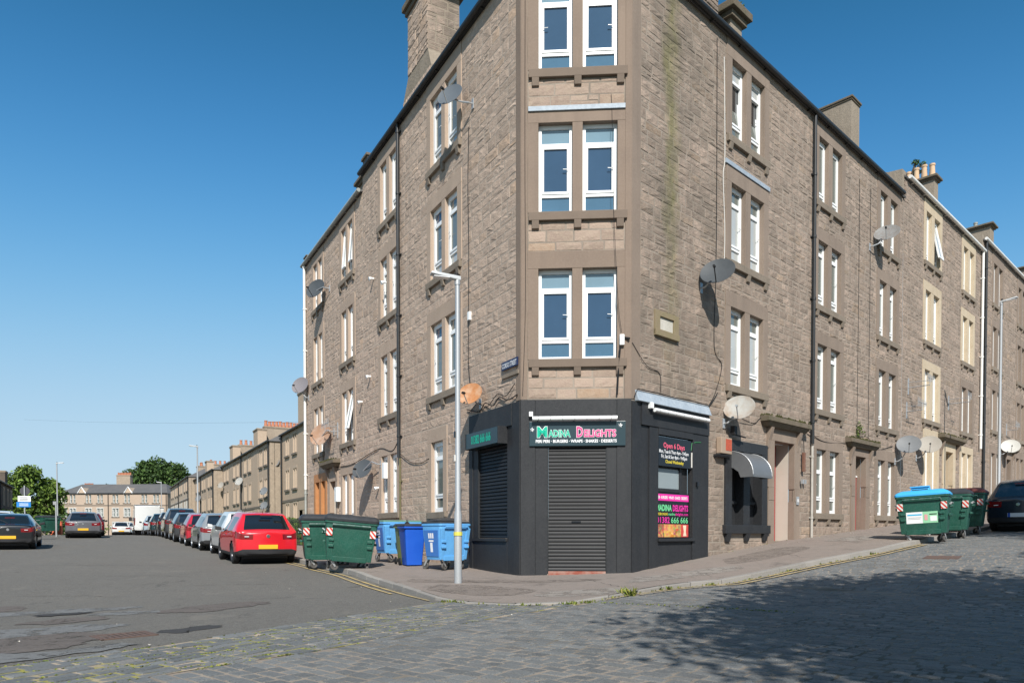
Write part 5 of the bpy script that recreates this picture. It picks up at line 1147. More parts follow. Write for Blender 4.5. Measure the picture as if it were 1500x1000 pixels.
def hazmat():
    m=bpy.data.materials.new('hazard_stripes'); m.use_nodes=True; n=m.node_tree; N=n.nodes.new; L=n.links.new; b=n.nodes['Principled BSDF']; b.inputs['Roughness'].default_value=.5
    tc=N('ShaderNodeTexCoord'); sp_=N('ShaderNodeSeparateXYZ'); L(tc.outputs['Object'],sp_.inputs[0])
    a=N('ShaderNodeMath'); a.operation='ADD'; L(sp_.outputs[0],a.inputs[0]); L(sp_.outputs[2],a.inputs[1])
    a0=N('ShaderNodeMath'); a0.operation='ADD'; L(a.outputs[0],a0.inputs[0]); L(sp_.outputs[1],a0.inputs[1])
    k=N('ShaderNodeMath'); k.operation='MULTIPLY'; L(a0.outputs[0],k.inputs[0]); k.inputs[1].default_value=9.5
    f=N('ShaderNodeMath'); f.operation='FRACT'; L(k.outputs[0],f.inputs[0]); g=N('ShaderNodeMath'); g.operation='GREATER_THAN'; L(f.outputs[0],g.inputs[0]); g.inputs[1].default_value=.5
    x=N('ShaderNodeMix'); x.data_type='RGBA'; L(g.outputs[0],x.inputs[0]); x.inputs[6].default_value=(.72,.7,.66,1); x.inputs[7].default_value=(.55,.05,.03,1); L(x.outputs[2],b.inputs['Base Color']); return m
HAZ=hazmat()
def tapered(mb,prof,rc=.06,seg=4):
    """prof: list of (half width x, half depth y, z); rounded rectangular sections"""
    rings=[]
    for hx,hy,z in prof:
        r=[]
        for sx,sy,a0 in ((1,1,0),(-1,1,90),(-1,-1,180),(1,-1,270)):
            for k in range(seg+1):
                a=R(a0+90*k/seg); r.append((sx*(hx-rc)+rc*math.cos(a),sy*(hy-rc)+rc*math.sin(a),z))
        rings.append(r)
    n=len(rings[0]); V=[v for r in rings for v in r]; F=[(i*n+k,i*n+(k+1)%n,(i+1)*n+(k+1)%n,(i+1)*n+k) for i in range(len(rings)-1) for k in range(n)]
    F+=[tuple(range(n-1,-1,-1)),tuple((len(rings)-1)*n+k for k in range(n))]; mb.add(V,F,0,.5)
def castor(par,x,y,a,r=.1):
    mb=MB(); c,s=math.cos(a),math.sin(a)
    def T(px,py,pz): return (x+px*c-py*s,y+px*s+py*c,pz)
    P=[(-.02,-.035,2*r+.05),(.11,-.035,r-.02),(.14,-.035,r-.0),(.07,-.035,2*r+.05)]
    for yy in (-.035,.035):
        V=[T(p[0],yy-.004,p[2]) for p in P]+[T(p[0],yy+.004,p[2]) for p in P]; mb.add(V,[(0,1,2,3),(4,5,6,7),(0,1,5,4),(1,2,6,5),(2,3,7,6),(3,0,4,7)])
    mb.hexa([T(-.04,-.05,2*r+.04),T(.09,-.05,2*r+.04),T(.09,.05,2*r+.04),T(-.04,.05,2*r+.04),T(-.04,-.05,2*r+.06),T(.09,-.05,2*r+.06),T(.09,.05,2*r+.06),T(-.04,.05,2*r+.06)])
    f=emit('castor',mb,GREYP,par)
    M=Matrix.Translation(T(.12,0,r))@Matrix.Rotation(a,4,'Z')@Matrix.Rotation(R(90),4,'X')
    mb=MB(); mb.lathe([(.001,-.02),(r*.55,-.022),(r*.6,-.026),(r*.93,-.026),(r,-.014),(r,.014),(r*.93,.026),(r*.6,.026),(r*.55,.022),(.001,.02)],M,14); emit('wheel',mb,mat('castor_rubber',(.09,.085,.08),.8,.3,noise=(9,.4,(.14,.13,.12))),f,smooth=40)
def big_bin(label,loc,rz,bodym,lidm,W=1.32,D=1.0,H=1.22,lid='dome',haz=(1,1),poster=False,group=None,slot=False,tilt=0,faceb=True,name='wheeled_container'):
    t=thing(name,label,'large bin',loc,rz,group=group); zb=.24
    hw,hd=W/2,D/2
    mb=MB(); tapered(mb,[(hw*.84,hd*.78,zb),(hw*.87,hd*.82,zb+.08),(hw*.965,hd*.95,H*.72),(hw,hd,H*.93),(hw,hd,H)],.07); bd=emit('body',mb,bodym,t,smooth=35)
    mb=MB(); tapered(mb,[(hw*1.0,hd*1.0,H-.05),(hw*1.035,hd*1.05,H-.045),(hw*1.035,hd*1.05,H),(hw*1.0,hd,H+.01)],.07); emit('rim',mb,bodym,t,smooth=35)
    # recess between the front corner posts, lower ledge and ribs
    mb=MB()
    for s in (-1,1):
        mb.hexa([(s*hw*.62,-hd*.81-.0,zb+.0),(s*hw*.85,-hd*.79,zb),(s*hw*.86,-hd*.75,zb),(s*hw*.62,-hd*.75,zb),(s*hw*.72,-hd*1.0-.022,H*.9),(s*hw*.97,-hd*.99-.02,H*.9),(s*hw*.97,-hd*.9,H*.9),(s*hw*.72,-hd*.9,H*.9)])
        for k,zz in ((0,.62),(1,.5)): mb.box(s*hw*.74-.06,s*hw*.74+.06,-hd*.93-.03,-hd*.7,H*zz-.03,H*zz+.03)
        if faceb: mb.box(s*hw*1.0-.03,s*hw*1.0+.03,-.25,.25,H*.55,H*.6)
    mb.hexa([(-hw*.66,-hd*.8-.012,zb-.02),(hw*.66,-hd*.8-.012,zb-.02),(hw*.66,-hd*.7,zb-.02),(-hw*.66,-hd*.7,zb-.02),(-hw*.66,-hd*.83-.012,zb+.1),(hw*.66,-hd*.83-.012,zb+.1),(hw*.66,-hd*.7,zb+.1),(-hw*.66,-hd*.7,zb+.1)])
    emit('rib',mb,bodym,t,bevel=.012)
    mb=MB(); mb.tube([(-hw*.72,-hd*1.0-.02,H*.9),(-hw*.72,-hd*1.06-.03,H*.93),(hw*.72,-hd*1.06-.03,H*.93),(hw*.72,-hd*1.0-.02,H*.9)],.022,6); emit('front_rail',mb,bodym if bodym is not GBIN else mat('bin_green_scuffed',(.03,.11,.085),.5,.4,noise=(8,.6,(.3,.34,.32))),t,smooth=50)
    if faceb:
        mb=MB(); mb.tube([(hw+.0,-.2,H*.8),(hw+.05,-.2,H*.83),(hw+.05,.2,H*.83),(hw,.2,H*.8)],.016,5); mb.tube([(-hw-.0,-.2,H*.8),(-hw-.05,-.2,H*.83),(-hw-.05,.2,H*.83),(-hw,.2,H*.8)],.016,5); emit('handle',mb,GREYP,t)
    for s in ((-1,1) if faceb else ()): mb=MB(); mb.tube([(s*hw*.97,0,H*.75),(s*(hw+.07),0,H*.75)],.035,8); emit('lifting_pin',mb,bodym,t)
    def fy(z): return -hd*(.82+(z-zb-.08)/(H*.72-zb-.08)*.13)
    if faceb:
        for s,on in ((-1,haz[0]),(1,haz[1])):
            if on:
                z0,z1=H*.70,H*.85; y0,y1=-hd*.945-.036,-hd*.985-.036; mb=MB(); a,b=s*hw*.72,s*hw*.95; a,b=min(a,b),max(a,b)
                mb.hexa([(a,y0-.003,z0),(b,y0-.003,z0),(b,y0+.01,z0),(a,y0+.01,z0),(a,y1-.003,z1),(b,y1-.003,z1),(b,y1+.01,z1),(a,y1+.01,z1)]); emit('hazard_sticker',mb,HAZ,t)
    if poster:
        z0,z1=H*.42,H*.66; y0,y1=fy(z0)-.006,fy(z1)-.006; mb=MB()
        def q(u,v,o): x=-hw*.62+u*hw*1.2; z=z0+(z1-z0)*v; return (x,y0+(y1-y0)*v-o,z)
        mb.add([q(0,0,0),q(1,0,0),q(1,1,0),q(0,1,0),q(0,0,-.02),q(1,0,-.02),q(1,1,-.02),q(0,1,-.02)],[(0,1,2,3),(0,1,5,4),(1,2,6,5),(2,3,7,6),(3,0,4,7)]); pl=emit('poster',mb,SWHITE,t)
        for u0,u1,v0,v1,m in ((.04,.5,.7,.82,mat('print_cyan',(.05,.45,.7),.5,.3)),(.53,1,.0,1,mat('print_pale_green',(.3,.62,.38),.5,.3)),(.58,.68,.25,.75,mat('print_pink',(.7,.35,.35),.5,.3)),(.76,.97,.15,.6,SWHITE),(.74,.97,.72,.8,CABLE),(.06,.48,.5,.53,GREYP),(.06,.45,.38,.41,GREYP)):
            o=.003 if m not in (SWHITE,CABLE) and u0!=.58 else .006; mb=MB(); mb.quad(q(u0,v0,o),q(u1,v0,o),q(u1,v1,o),q(u0,v1,o)); emit('print',mb,m,pl)
    for sx in (-1,1):
        for sy in (-1,1): castor(t,sx*hw*.72,sy*hd*.66,(.9 if sy<0 else 2.2)+sx*.5)
    mb=MB()
    if lid=='dome': tapered(mb,[(hw*1.05,hd*1.07,H+.005),(hw*1.05,hd*1.07,H+.05),(hw*.98,hd*.98,H+.1),(hw*.8,hd*.72,H+.155)],.08); 
    elif lid=='roll': tapered(mb,[(hw*1.06,hd*1.08,H+.005),(hw*1.06,hd*1.1,H+.06),(hw*1.02,hd*1.02,H+.12),(hw*.95,hd*.8,H+.16),(hw*.9,hd*.4,H+.17)],.1)
    else: tapered(mb,[(hw*1.03,hd*1.04,H+.005),(hw*1.03,hd*1.04,H+.035),(hw*.97,hd*.95,H+.05)],.05)
    l=emit('lid',mb,lidm,t,smooth=35)
    if slot:
        mb=MB(); mb.hexa([(-hw*.45,-hd*.82,H+.06),(hw*.3,-hd*.82,H+.06),(hw*.3,hd*.1,H+.06),(-hw*.45,hd*.1,H+.06),(-hw*.42,-hd*.6,H+.22),(hw*.28,-hd*.6,H+.22),(hw*.28,hd*.1,H+.25),(-hw*.42,hd*.1,H+.25)]); emit('flap',mb,lidm,l,bevel=.02)
        mb=MB(); mb.hexa([(-hw*.4,-hd*.835,H+.075),(hw*.26,-hd*.835,H+.075),(hw*.26,-hd*.8,H+.075),(-hw*.4,-hd*.8,H+.075),(-hw*.38,-hd*.66,H+.18),(hw*.24,-hd*.66,H+.18),(hw*.24,-hd*.6,H+.18),(-hw*.38,-hd*.6,H+.18)]); emit('slot',mb,CABLE,l)
        mb=MB(); mb.box(-hw*.46,hw*.32,-hd*.7,-hd*.5,H+.225,H+.26); emit('lip',mb,lidm,l,bevel=.015)
    if tilt: t.rotation_euler=(0,tilt,rz)
    return t
def gz(x,y,d=.0): return Zf(x,y)+d
GB='green wheeled containers'
x,y=-4.27,17.4; big_bin('green container with black lid and two striped stickers beside the blue bins',(x,y,gz(x,y,.05)),R(16),GBIN,LIDK,lid='roll',group=GB,tilt=.085,W=1.2,H=1.17)
x,y=-5.12,18.75; big_bin('green container half hidden behind another one next to the red car',(x,y,gz(x,y,.03)),R(20),GBIN,LIDK,lid='roll',haz=(1,0),group=GB)
x,y=10.62,18.95; big_bin('green container with bright blue slotted lid and white poster',(x,y,gz(x,y,.02)),R(-35),GBIN,LIDB,W=1.2,slot=True,poster=True,group=GB,tilt=-.055)
x,y=12.0,20.45; big_bin('green container with black lid in the middle of the hill bins',(x,y,gz(x,y,.01)),R(-36),GBIN,LIDK,W=1.28,haz=(0,1),group=GB)
x,y=13.25,21.75; big_bin('green container with maroon lid beside the dark parked car',(x,y,gz(x,y,.01)),R(-38),GBIN,LIDR,W=1.28,haz=(0,1),group=GB)
def blue_bin(label,loc,rz,lidm,H=1.08,W=1.12):
    t=big_bin(label,loc,rz,LBLUE,lidm,W=W,D=.8,H=H,lid='flat',haz=(0,0),group='light blue wheeled containers',faceb=False)
    fx=-W/2
    mb=MB(); tapered(mb,[(.001+.0,.27,.3),(.004,.30,.95)],.0005,1); 
    k=MB(); k.hexa([(fx*.87-.012,-.26,.32),(fx*.87-.012,.26,.32),(fx*.8,.26,.32),(fx*.8,-.26,.32),(fx*.985-.012,-.3,.93),(fx*.985-.012,.3,.93),(fx*.9,.3,.93),(fx*.9,-.3,.93)]); p_=emit('end_panel',k,mat('bin_mid_blue',(.05,.17,.48),.45,.4,noise=(5,.4,(.08,.22,.52))),t)
    for a,b,c,d in ((-.05,.05,.42,.64),(-.1,.1,.66,.70),(-.11,-.05,.74,.86),(-.03,.03,.74,.86),(.05,.11,.74,.86)):
        def X(z): return fx*(.87+(z-.32)/.61*.115)-.0145
        k=MB(); k.quad((X(c),a,c),(X(c),b,c),(X(d),b,d),(X(d),a,d)); emit('white_mark',k,SWHITE,p_)
    return t
x,y=-3.5,19.9; blue_bin('light blue container with greenish lid behind the royal blue bin',(x,y,gz(x,y,.15)),R(34),mat('bin_lid_greenish',(.13,.26,.2),.5,.4))
x,y=-1.83,17.0; b2=blue_bin('light blue container with propped black lid beside the black shop front',(x,y,gz(x,y,.13)),R(40),LIDK,W=.86)
mb=MB(); mb.hexa([(-.38,-.25,1.14),(.2,-.3,1.135),(.25,.2,1.135),(-.36,.25,1.14),(-.36,-.22,1.17),(.15,-.28,1.2),(.2,.2,1.24),(-.3,.22,1.18)]); emit('folded_lid',mb,LIDK,b2,bevel=.02)
def wheelie(label,loc,rz,m,lidm):
    t=thing('wheelie_bin',label,'wheelie bin',loc,rz,group='two-wheeled bins')
    mb=MB(); tapered(mb,[(.20,.24,.03),(.22,.26,.3),(.265,.33,.92),(.275,.34,.99)],.04); emit('body',mb,m,t,smooth=35)
    mb=MB(); tapered(mb,[(.275,.34,.95),(.295,.37,.955),(.295,.37,1.0)],.04); emit('rim',mb,m,t,smooth=35)
    mb=MB(); tapered(mb,[(.30,.38,1.003),(.30,.38,1.03),(.26,.33,1.065)],.05); l=emit('lid',mb,lidm,t,smooth=35)
    mb=MB(); mb.tube([(-.2,.36,.98),(-.2,.45,1.0),(.2,.45,1.0),(.2,.36,.98)],.018,6); emit('handle',mb,lidm,t)
    for s in (-1,1):
        mb=MB(); mb.lathe([(.001,-.025),(.08,-.025),(.1,-.015),(.1,.015),(.08,.025),(.001,.025)],Matrix.Translation((s*.25,.27,.10))@Matrix.Rotation(R(90),4,'Y'),14); emit('wheel',mb,TYRE,t,smooth=40)
    mb=MB(); mb.add([(-.19,-.303,.74),(-.13,-.303,.74),(-.13,-.312,.83),(-.19,-.312,.83)],[(0,1,2,3)]); emit('white_mark',mb,SWHITE,t)
    return t
x,y=-2.83,18.25; wheelie('royal blue wheelie bin with black lid between the light blue containers',(x,y,gz(x,y,.13)),R(24),DBLUE,LIDK)
x,y=-3.02,18.75; wheelie('olive wheelie bin wedged behind the royal blue one',(x,y,gz(x,y,.13)),R(24),OLIVE,LIDK)
q=Vector((-3.12,19.28,gz(-3.1,19.3,.13)+1.0)); mb=MB(); mb.lathe([(.001,-.12),(.07,-.11),(.12,-.03),(.11,.05),(.05,.1),(.02,.13),(.04,.17),(.001,.17)],Matrix.Translation(q),10,sx=.9); one('rubbish_bag',mb,mat('black_bin_bag',(.015,.015,.017),.3,.5),'black rubbish bag hanging over the side of a light blue container','bin bag',tuple(q),smooth=True)
# ================================================================ VEHICLES
ST={'hatch':dict(L=4.0,rear=(-1.93,-1.50),front=(.32,1.02),side=(-1.36,.86),bp=(-.34,-.22),stn=[(-2.0,.68,.30,.86,.91,.58),(-1.985,.77,.27,.89,.945,.66),(-1.93,.83,.24,.92,.985,.71),(-1.78,.855,.23,.945,1.12,.68),(-1.50,.868,.2,.955,1.40,.60),(-1.15,.87,.2,.95,1.465,.575),(-.4,.87,.2,.93,1.49,.575),(.25,.87,.2,.91,1.445,.565),(.6,.87,.2,.90,1.24,.60),(1.02,.868,.2,.89,.965,.70),(1.45,.85,.21,.83,.885,.66),(1.82,.78,.25,.72,.77,.56),(1.95,.70,.3,.63,.68,.5),(2.0,.6,.36,.56,.6,.44)]),
'coupe':dict(L=4.4,rear=(-1.95,-1.25),front=(.35,1.15),side=(-1.2,.95),bp=(-.3,-.2),stn=[(-2.2,.70,.32,.85,.90,.58),(-2.18,.78,.28,.89,.945,.68),(-2.1,.84,.27,.93,.985,.74),(-1.9,.875,.23,.95,1.04,.72),(-1.3,.89,.2,.95,1.33,.60),(-.9,.89,.2,.94,1.40,.57),(-.3,.89,.2,.92,1.42,.57),(.3,.89,.2,.90,1.37,.56),(.7,.89,.2,.89,1.18,.6),(1.15,.885,.2,.88,.94,.72),(1.6,.865,.21,.82,.87,.68),(2.0,.79,.25,.70,.75,.56),(2.15,.7,.3,.62,.66,.5),(2.2,.6,.36,.56,.6,.44)]),
'estate':dict(L=4.4,rear=(-2.12,-1.80),front=(.40,1.15),side=(-1.85,1.0),bp=(-.3,-.18),stn=[(-2.2,.71,.30,.89,.94,.6),(-2.185,.80,.27,.92,.98,.68),(-2.12,.845,.27,.94,1.03,.72),(-1.98,.875,.23,.965,1.2,.68),(-1.78,.885,.21,.97,1.42,.62),(-1.4,.89,.2,.96,1.50,.59),(-.4,.89,.2,.94,1.53,.59),(.3,.89,.2,.92,1.49,.58),(.7,.89,.2,.91,1.27,.62),(1.15,.885,.2,.90,.98,.72),(1.6,.865,.21,.85,.91,.68),(2.0,.79,.25,.74,.80,.56),(2.15,.7,.3,.65,.7,.5),(2.2,.6,.36,.58,.62,.44)]),
'van':dict(L=5.4,rear=(9,9),front=(1.55,2.1),side=(1.0,1.75),bp=(9,9),stn=[(-2.7,.9,.4,1.2,2.30,.84),(-2.68,.95,.36,1.2,2.38,.88),(-2.6,.98,.32,1.2,2.45,.90),(-1,1.0,.3,1.2,2.5,.90),(.8,1.0,.3,1.2,2.5,.88),(1.45,.99,.3,1.15,2.35,.82),(1.8,.98,.3,1.12,1.8,.82),(2.1,.96,.3,1.08,1.25,.82),(2.45,.9,.3,.95,1.08,.74),(2.65,.8,.35,.8,.9,.64),(2.7,.7,.4,.7,.8,.56)])}
WTMPL={}
def car(label,cat,u,off,colr,style='hatch',f=None,zs=1.0,ws=1.0,rim=RIM,detail=1,plate=PLATEY,name='parked_car',lights=None,head=None,group='cars parked along the street',platetext=None,lower=DARKPL,yaw=0):
    f=f or FL; P=f.p(u,off,0); S=ST[style]; Lh=S['L']/2
    h=math.atan2(f.d[1],f.d[0])+yaw
    ca,sa=math.cos(h),math.sin(h)
    zf_,zr_=Zf(P[0]+ca*1.3,P[1]+sa*1.3),Zf(P[0]-ca*1.3,P[1]-sa*1.3)
    t=thing(name,label,cat,(P[0],P[1],(zf_+zr_)/2+.006),h,group=group); t.rotation_euler=(0,-math.atan2(zf_-zr_,2.6),h)
    stn=np.array(S['stn'],float); stn[:,[1,5]]*=ws; stn[:,[2,3,4]]=stn[:,[2,3,4]]*zs
    P_=catmull(stn,4); P_[:,0]=np.maximum.accumulate(P_[:,0])
    subs=[2,3,4,4,5,3,5]
    def sec(s):
        x,w_,zb,zbl,zt,wt=s; wt=min(wt,w_*.95)
        C=[(0,zb),(.85*w_,zb),(w_*.99,zb+.13),(w_,zb+(zbl-zb)*.62),(w_*.975,zbl),(wt+.02,max(zbl+.004,zt-.055)),(wt-.08,max(zbl+.006,zt-.008)),(0,zt+.012)]
        out=[]; Q=[(-C[1][0],C[1][1])]+C+[(-C[-2][0],C[-2][1])]
        for i,n in enumerate(subs):
            a,b,c,d=Q[i],Q[i+1],Q[i+2],Q[i+3]
            for k in range(n):
                t_=k/n; v=[.5*(2*b[h]+(c[h]-a[h])*t_*.8+(2*a[h]-5*b[h]+4*c[h]-d[h])*t_*t_*.8+(3*b[h]-a[h]-3*c[h]+d[h])*t_**3*.8) for h in (0,1)]
                l=[b[h]+(c[h]-b[h])*t_ for h in (0,1)]; v=[l[h]+.8*((.5*(2*b[h]+(c[h]-a[h])*t_+(2*a[h]-5*b[h]+4*c[h]-d[h])*t_*t_+(3*b[h]-a[h]-3*c[h]+d[h])*t_**3))-l[h]) for h in (0,1)]
                out.append((max(0,v[0]),v[1],i,k))
        out.append((C[-1][0],C[-1][1],6,subs[6])); return out
    secs=[sec(s) for s in P_]; n=len(secs[0])
    B,GS,GR,GF,TL_,TR_,LO=MB(),MB(),MB(),MB(),MB(),MB(),MB()
    wx=(-Lh+.72,Lh-.78); wr=.315*(1.08 if zs>1.05 or style=='van' else 1); wy=.76*ws if style!='van' else .86
    def place(V,x0,x1,seg,k,zc,yc):
        xm=(x0+x1)/2
        for wxx in wx:
            if abs(yc)>.45 and (xm-wxx)**2+(zc-wr)**2<(wr+.055)**2: return None
        if style!='van':
            if seg==4 and k<4 and S['side'][0]<xm<S['side'][1] and not(S['bp'][0]<xm<S['bp'][1]) and zc<1e9: return GS
            if seg>=5 and S['rear'][0]<xm<S['rear'][1] and seg==6: return GR
            if seg>=5 and S['front'][0]<xm<S['front'][1]: return GF
            if xm<-Lh+.24 and seg==3 and k>=1: return TL_ if yc>0 else TR_
            if seg<=1: return LO
        else:
            if seg==4 and 1<=k<3 and S['side'][0]<xm<S['side'][1]: return GS
            if seg>=5 and S['front'][0]<xm<S['front'][1]: return GF
            if xm<-Lh+.1 and .8<zc<1.35 and abs(yc)>.82: return TL_ if yc>0 else TR_
            if zc<.42: return LO
        return B
    for i in range(len(secs)-1):
        x0,x1=P_[i][0],P_[i+1][0]
        if x1-x0<1e-5: continue
        for j in range(n-1):
            a,b=secs[i],secs[i+1]; seg,k=a[j][2],a[j][3]
            for s in (-1,1):
                V=[(x0,s*a[j][0],a[j][1]),(x1,s*b[j][0],b[j][1]),(x1,s*b[j+1][0],b[j+1][1]),(x0,s*a[j+1][0],a[j+1][1])]
                zc=sum(v[2] for v in V)/4; yc=sum(v[1] for v in V)/4
                m=place(V,x0,x1,seg,k,zc,yc)
                if m is not None: m.add(V if s<0 else V[::-1],[(0,1,2,3)],0,.5)
    for (sc,x,sg) in ((secs[0],P_[0][0],1),(secs[-1],P_[-1][0],-1)):
        nc=10
        for j in range(1,n-1):
            for c in range(nc):
                ya,yb=-1+2*c/nc,-1+2*(c+1)/nc
                bul=lambda y,w:x-sg*.10*(1-y*y)
                V=[(bul(ya,0),ya*sc[j][0],sc[j][1]),(bul(ya,0),ya*sc[j+1][0],sc[j+1][1]),(bul(yb,0),yb*sc[j+1][0],sc[j+1][1]),(bul(yb,0),yb*sc[j][0],sc[j][1])]
                zc=sum(v[2] for v in V)/4; yc=sum(v[1] for v in V)/4
                m=B
                if style!='van':
                    sgj,kj=sc[j][2],sc[j][3]
                    if sgj<=1: m=LO
                    if sg>0 and sgj==3 and kj>=1 and (c<2 or c>=nc-2): m=TL_ if yc>0 else TR_
                m.add(V if sg>0 else V[::-1],[(0,1,2,3)],0,.5)
    def fin(name,mb,m,sm=45):
        if not mb.F: return None
        me_o=emit(name,mb,m,t,recalc=False)
        bm=bmesh.new(); bm.from_mesh(me_o.data); bmesh.ops.remove_doubles(bm,verts=bm.verts,dist=.0005); bmesh.ops.recalc_face_normals(bm,faces=bm.faces); bm.to_mesh(me_o.data); bm.free()
        me_o.data.polygons.foreach_set('use_smooth',[True]*len(me_o.data.polygons)); me_o.data.set_sharp_from_angle(angle=R(sm)); return me_o
    body=fin('body',B,colr,50); fin('side_window',GS,CARGL); fin('rear_window',GR,CARGL); fin('windscreen',GF,CARGL); fin('tail_lamp',TL_,TAIL); fin('tail_lamp',TR_,TAIL); fin('bumper',LO,lower)
    mb=MB()
    for x in wx: mb.tube([(x,-wy+.12,wr),(x,wy-.12,wr)],wr+.05,14)
    mb.box(-Lh+.25,Lh-.25,-.6,.6,.17,.4); emit('underbody',mb,DARKPL,t)
    for x in wx:
        for s in (-1,1):
            M=Matrix.Translation((x,s*wy,wr))@Matrix.Rotation(R(-90*s),4,'X')
            mb=MB(); mb.lathe([(.2,-.1),(wr-.03,-.1),(wr,-.07),(wr,.07),(wr-.03,.1),(.215,.1),(.205,.08)],M,22); w_=emit('wheel',mb,TYRE,t,smooth=40)
            mb=MB(); mb.lathe([(.001,.05),(.05,.07),(.06,.05)],M,12); mb.lathe([(.205,.095),(.19,.07),(.18,.02)],M,20)
            for k in range(5):
                a=k*1.2566; c,s_=math.cos(a),math.sin(a); px_,py_=-s_*.025,c*.025
                mb.hexa([M@Vector(v) for v in [(.04*c-px_*1.3,.04*s_-py_*1.3,.03),(.2*c-px_,.2*s_-py_,.05),(.2*c+px_,.2*s_+py_,.05),(.04*c+px_*1.3,.04*s_+py_*1.3,.03),(.04*c-px_*1.3,.04*s_-py_*1.3,.06),(.2*c-px_,.2*s_-py_,.08),(.2*c+px_,.2*s_+py_,.08),(.04*c+px_*1.3,.04*s_+py_*1.3,.06)]])
            emit('rim',mb,rim,w_)
    zs_=zs
    if style!='van':
        if detail:
            for s in (-1,1): mb=MB(); mb.box(-Lh-.06,-Lh+.02,s*.58*ws-.07,s*.58*ws+.05,.775*zs,.80*zs); emit('reversing_lamp',mb,CLEARL,t,bevel=.008)
        for s in (-1,1):
            mb=MB(); mb.hexa([(.72,s*.86*ws,.93*zs),(.84,s*.86*ws,.93*zs),(.82,s*1.04*ws,.95*zs),(.74,s*1.04*ws,.95*zs),(.72,s*.86*ws,1.03*zs),(.82,s*.86*ws,1.04*zs),(.80,s*1.04*ws,1.07*zs),(.74,s*1.04*ws,1.07*zs)]); emit('mirror',mb,DARKPL if colr.name!='car_white' else colr,t,bevel=.02)
        zp=.50*zs
        mb=MB(); mb.box(-Lh-.115,-Lh-.02,-.26,.26,zp-.06,zp+.06); p_=emit('number_plate',mb,plate,t,bevel=.004)
        if detail:
            mb=MB(); mb.lathe([(.001,.012),(.045,.012),(.055,0),(.055,-.03)],Matrix.Translation((-Lh-.103,0,.80*zs))@Matrix.Rotation(R(-90),4,'Y'),16); emit('badge',mb,CHROME,t,smooth=40)
            mb=MB(); mb.tube([(-1.2,0,1.46*zs),(-1.27,0,1.5*zs),(-1.45,0,1.62*zs)],.007,5); emit('aerial',mb,DARKPL,t)
            mb=MB(); mb.tube([(-Lh+.17,.02,1.03*zs),(-Lh+.21,.1,1.10*zs),(-Lh+.32,.34,1.2*zs)],.012,5); emit('wiper',mb,DARKPL,t)
            for s in (-1,1): mb=MB(); mb.box(Lh-.25,Lh-.12,s*.62-.12,s*.62+.12,.62*zs,.72*zs); emit('headlight',mb,CLEARL,t,bevel=.02)
            mb=MB(); mb.box(-Lh+.28,-Lh+.33,-.16,.16,1.385*zs,1.41*zs) if style!='coupe' else mb.box(-Lh+.7,-Lh+.75,-.16,.16,1.25*zs,1.27*zs); emit('brake_lamp',mb,TAIL,t)
            for s in (-1,1):
                mb=MB()
                for xx in (-.2,): mb.box(xx-.09,xx+.09,s*.872*ws-.012,s*.872*ws+.012,.83*zs,.86*zs)
                emit('door_handle',mb,colr,t)
    else:
        mb=MB(); mb.box(-Lh-.06,-Lh-.02,-.012,.012,.5,2.2); emit('door_seam',mb,DARKPL,t)
        mb=MB(); mb.box(-Lh-.065,-Lh-.02,-.1,.42,.72,.84); emit('number_plate',mb,plate,t)
        for s in (-1,1): mb=MB(); mb.box(1.35,1.5,s*1.0-.02,s*1.22,1.2,1.5) if s>0 else mb.box(1.35,1.5,-1.22,-.98,1.2,1.5); emit('mirror',mb,DARKPL,t)
    if platetext:
        pass
    return t
RED=paint('car_red',(.62,.012,.022)); WHT=paint('car_white',(.6,.6,.58)); SIL=paint('car_silver',(.2,.215,.23)); RED2=paint('car_deep_red',(.4,.015,.03)); DGR=paint('car_dark_grey',(.035,.037,.04)); BLK=paint('car_black',(.010,.011,.013)); TEA=paint('car_dark_teal',(.008,.03,.035)); GRY=paint('car_mid_grey',(.11,.11,.12)); PAL=paint('car_pale_blue',(.3,.36,.4)); NAVY=paint('car_navy',(.01,.016,.03))
car('bright red hatchback with yellow plate, nearest the green containers','car',10.0,3.73,RED,'hatch',rim=RIMD,zs=1.0,ws=1.0)
car('small white car squeezed between the bright red hatchback and a silver car','car',14.5,3.5,WHT,'hatch',zs=1.04,ws=.93,rim=RIM)
car('silver car with tall red tail lamps behind the small white one','car',20.0,3.55,SIL,'estate',zs=1.0)
car('deep red car mostly hidden beyond the silver car','car',25.2,3.6,RED2,'hatch',zs=1.02)
car('dark grey car parked after the deep red one','car',29.8,3.75,DGR,'estate',zs=1.0)
car('tall dark grey off-roader with roof rails in the kerb row','car',34.6,3.8,DGR,'estate',zs=1.16,ws=1.04)
car('black hatchback between the tall off-roader and a dark teal car','car',39.4,3.9,BLK,'hatch',zs=1.05)
car('dark teal car standing out a little from the kerb row','car',44.2,4.1,TEA,'estate',zs=1.02)
car('pale blue car in front of the white van','car',49.3,4.3,PAL,'hatch',zs=1.02)
car('big white panel van at the end of the kerb row','van',55.0,4.65,WHT,'van',name='white_van',group='vans')
car('smaller white van just past the big panel van','van',62.0,3.9,WHT,'van',name='white_van',group='vans')
car('white car far down the street before the end block','car',76,6.1,WHT,'hatch',detail=0)
car('blue car far down the street beside a far white car','car',80,4.6,PAL,'estate',detail=0)
car('glossy black coupe cut off by the frame on the far kerb','car',23.4,11.0,BLK,'coupe',zs=1.0)
car('mid grey hatchback alone near the crest of the street','car',36.4,8.75,GRY,'hatch',zs=1.0,ws=1.03)
car('dark red car hidden behind the mid grey hatchback','car',42.0,8.55,paint('car_maroon',(.12,.01,.016)),'hatch',detail=0)
car('white car with roof just showing over the glossy black coupe','car',31.5,12.3,WHT,'hatch',detail=0)
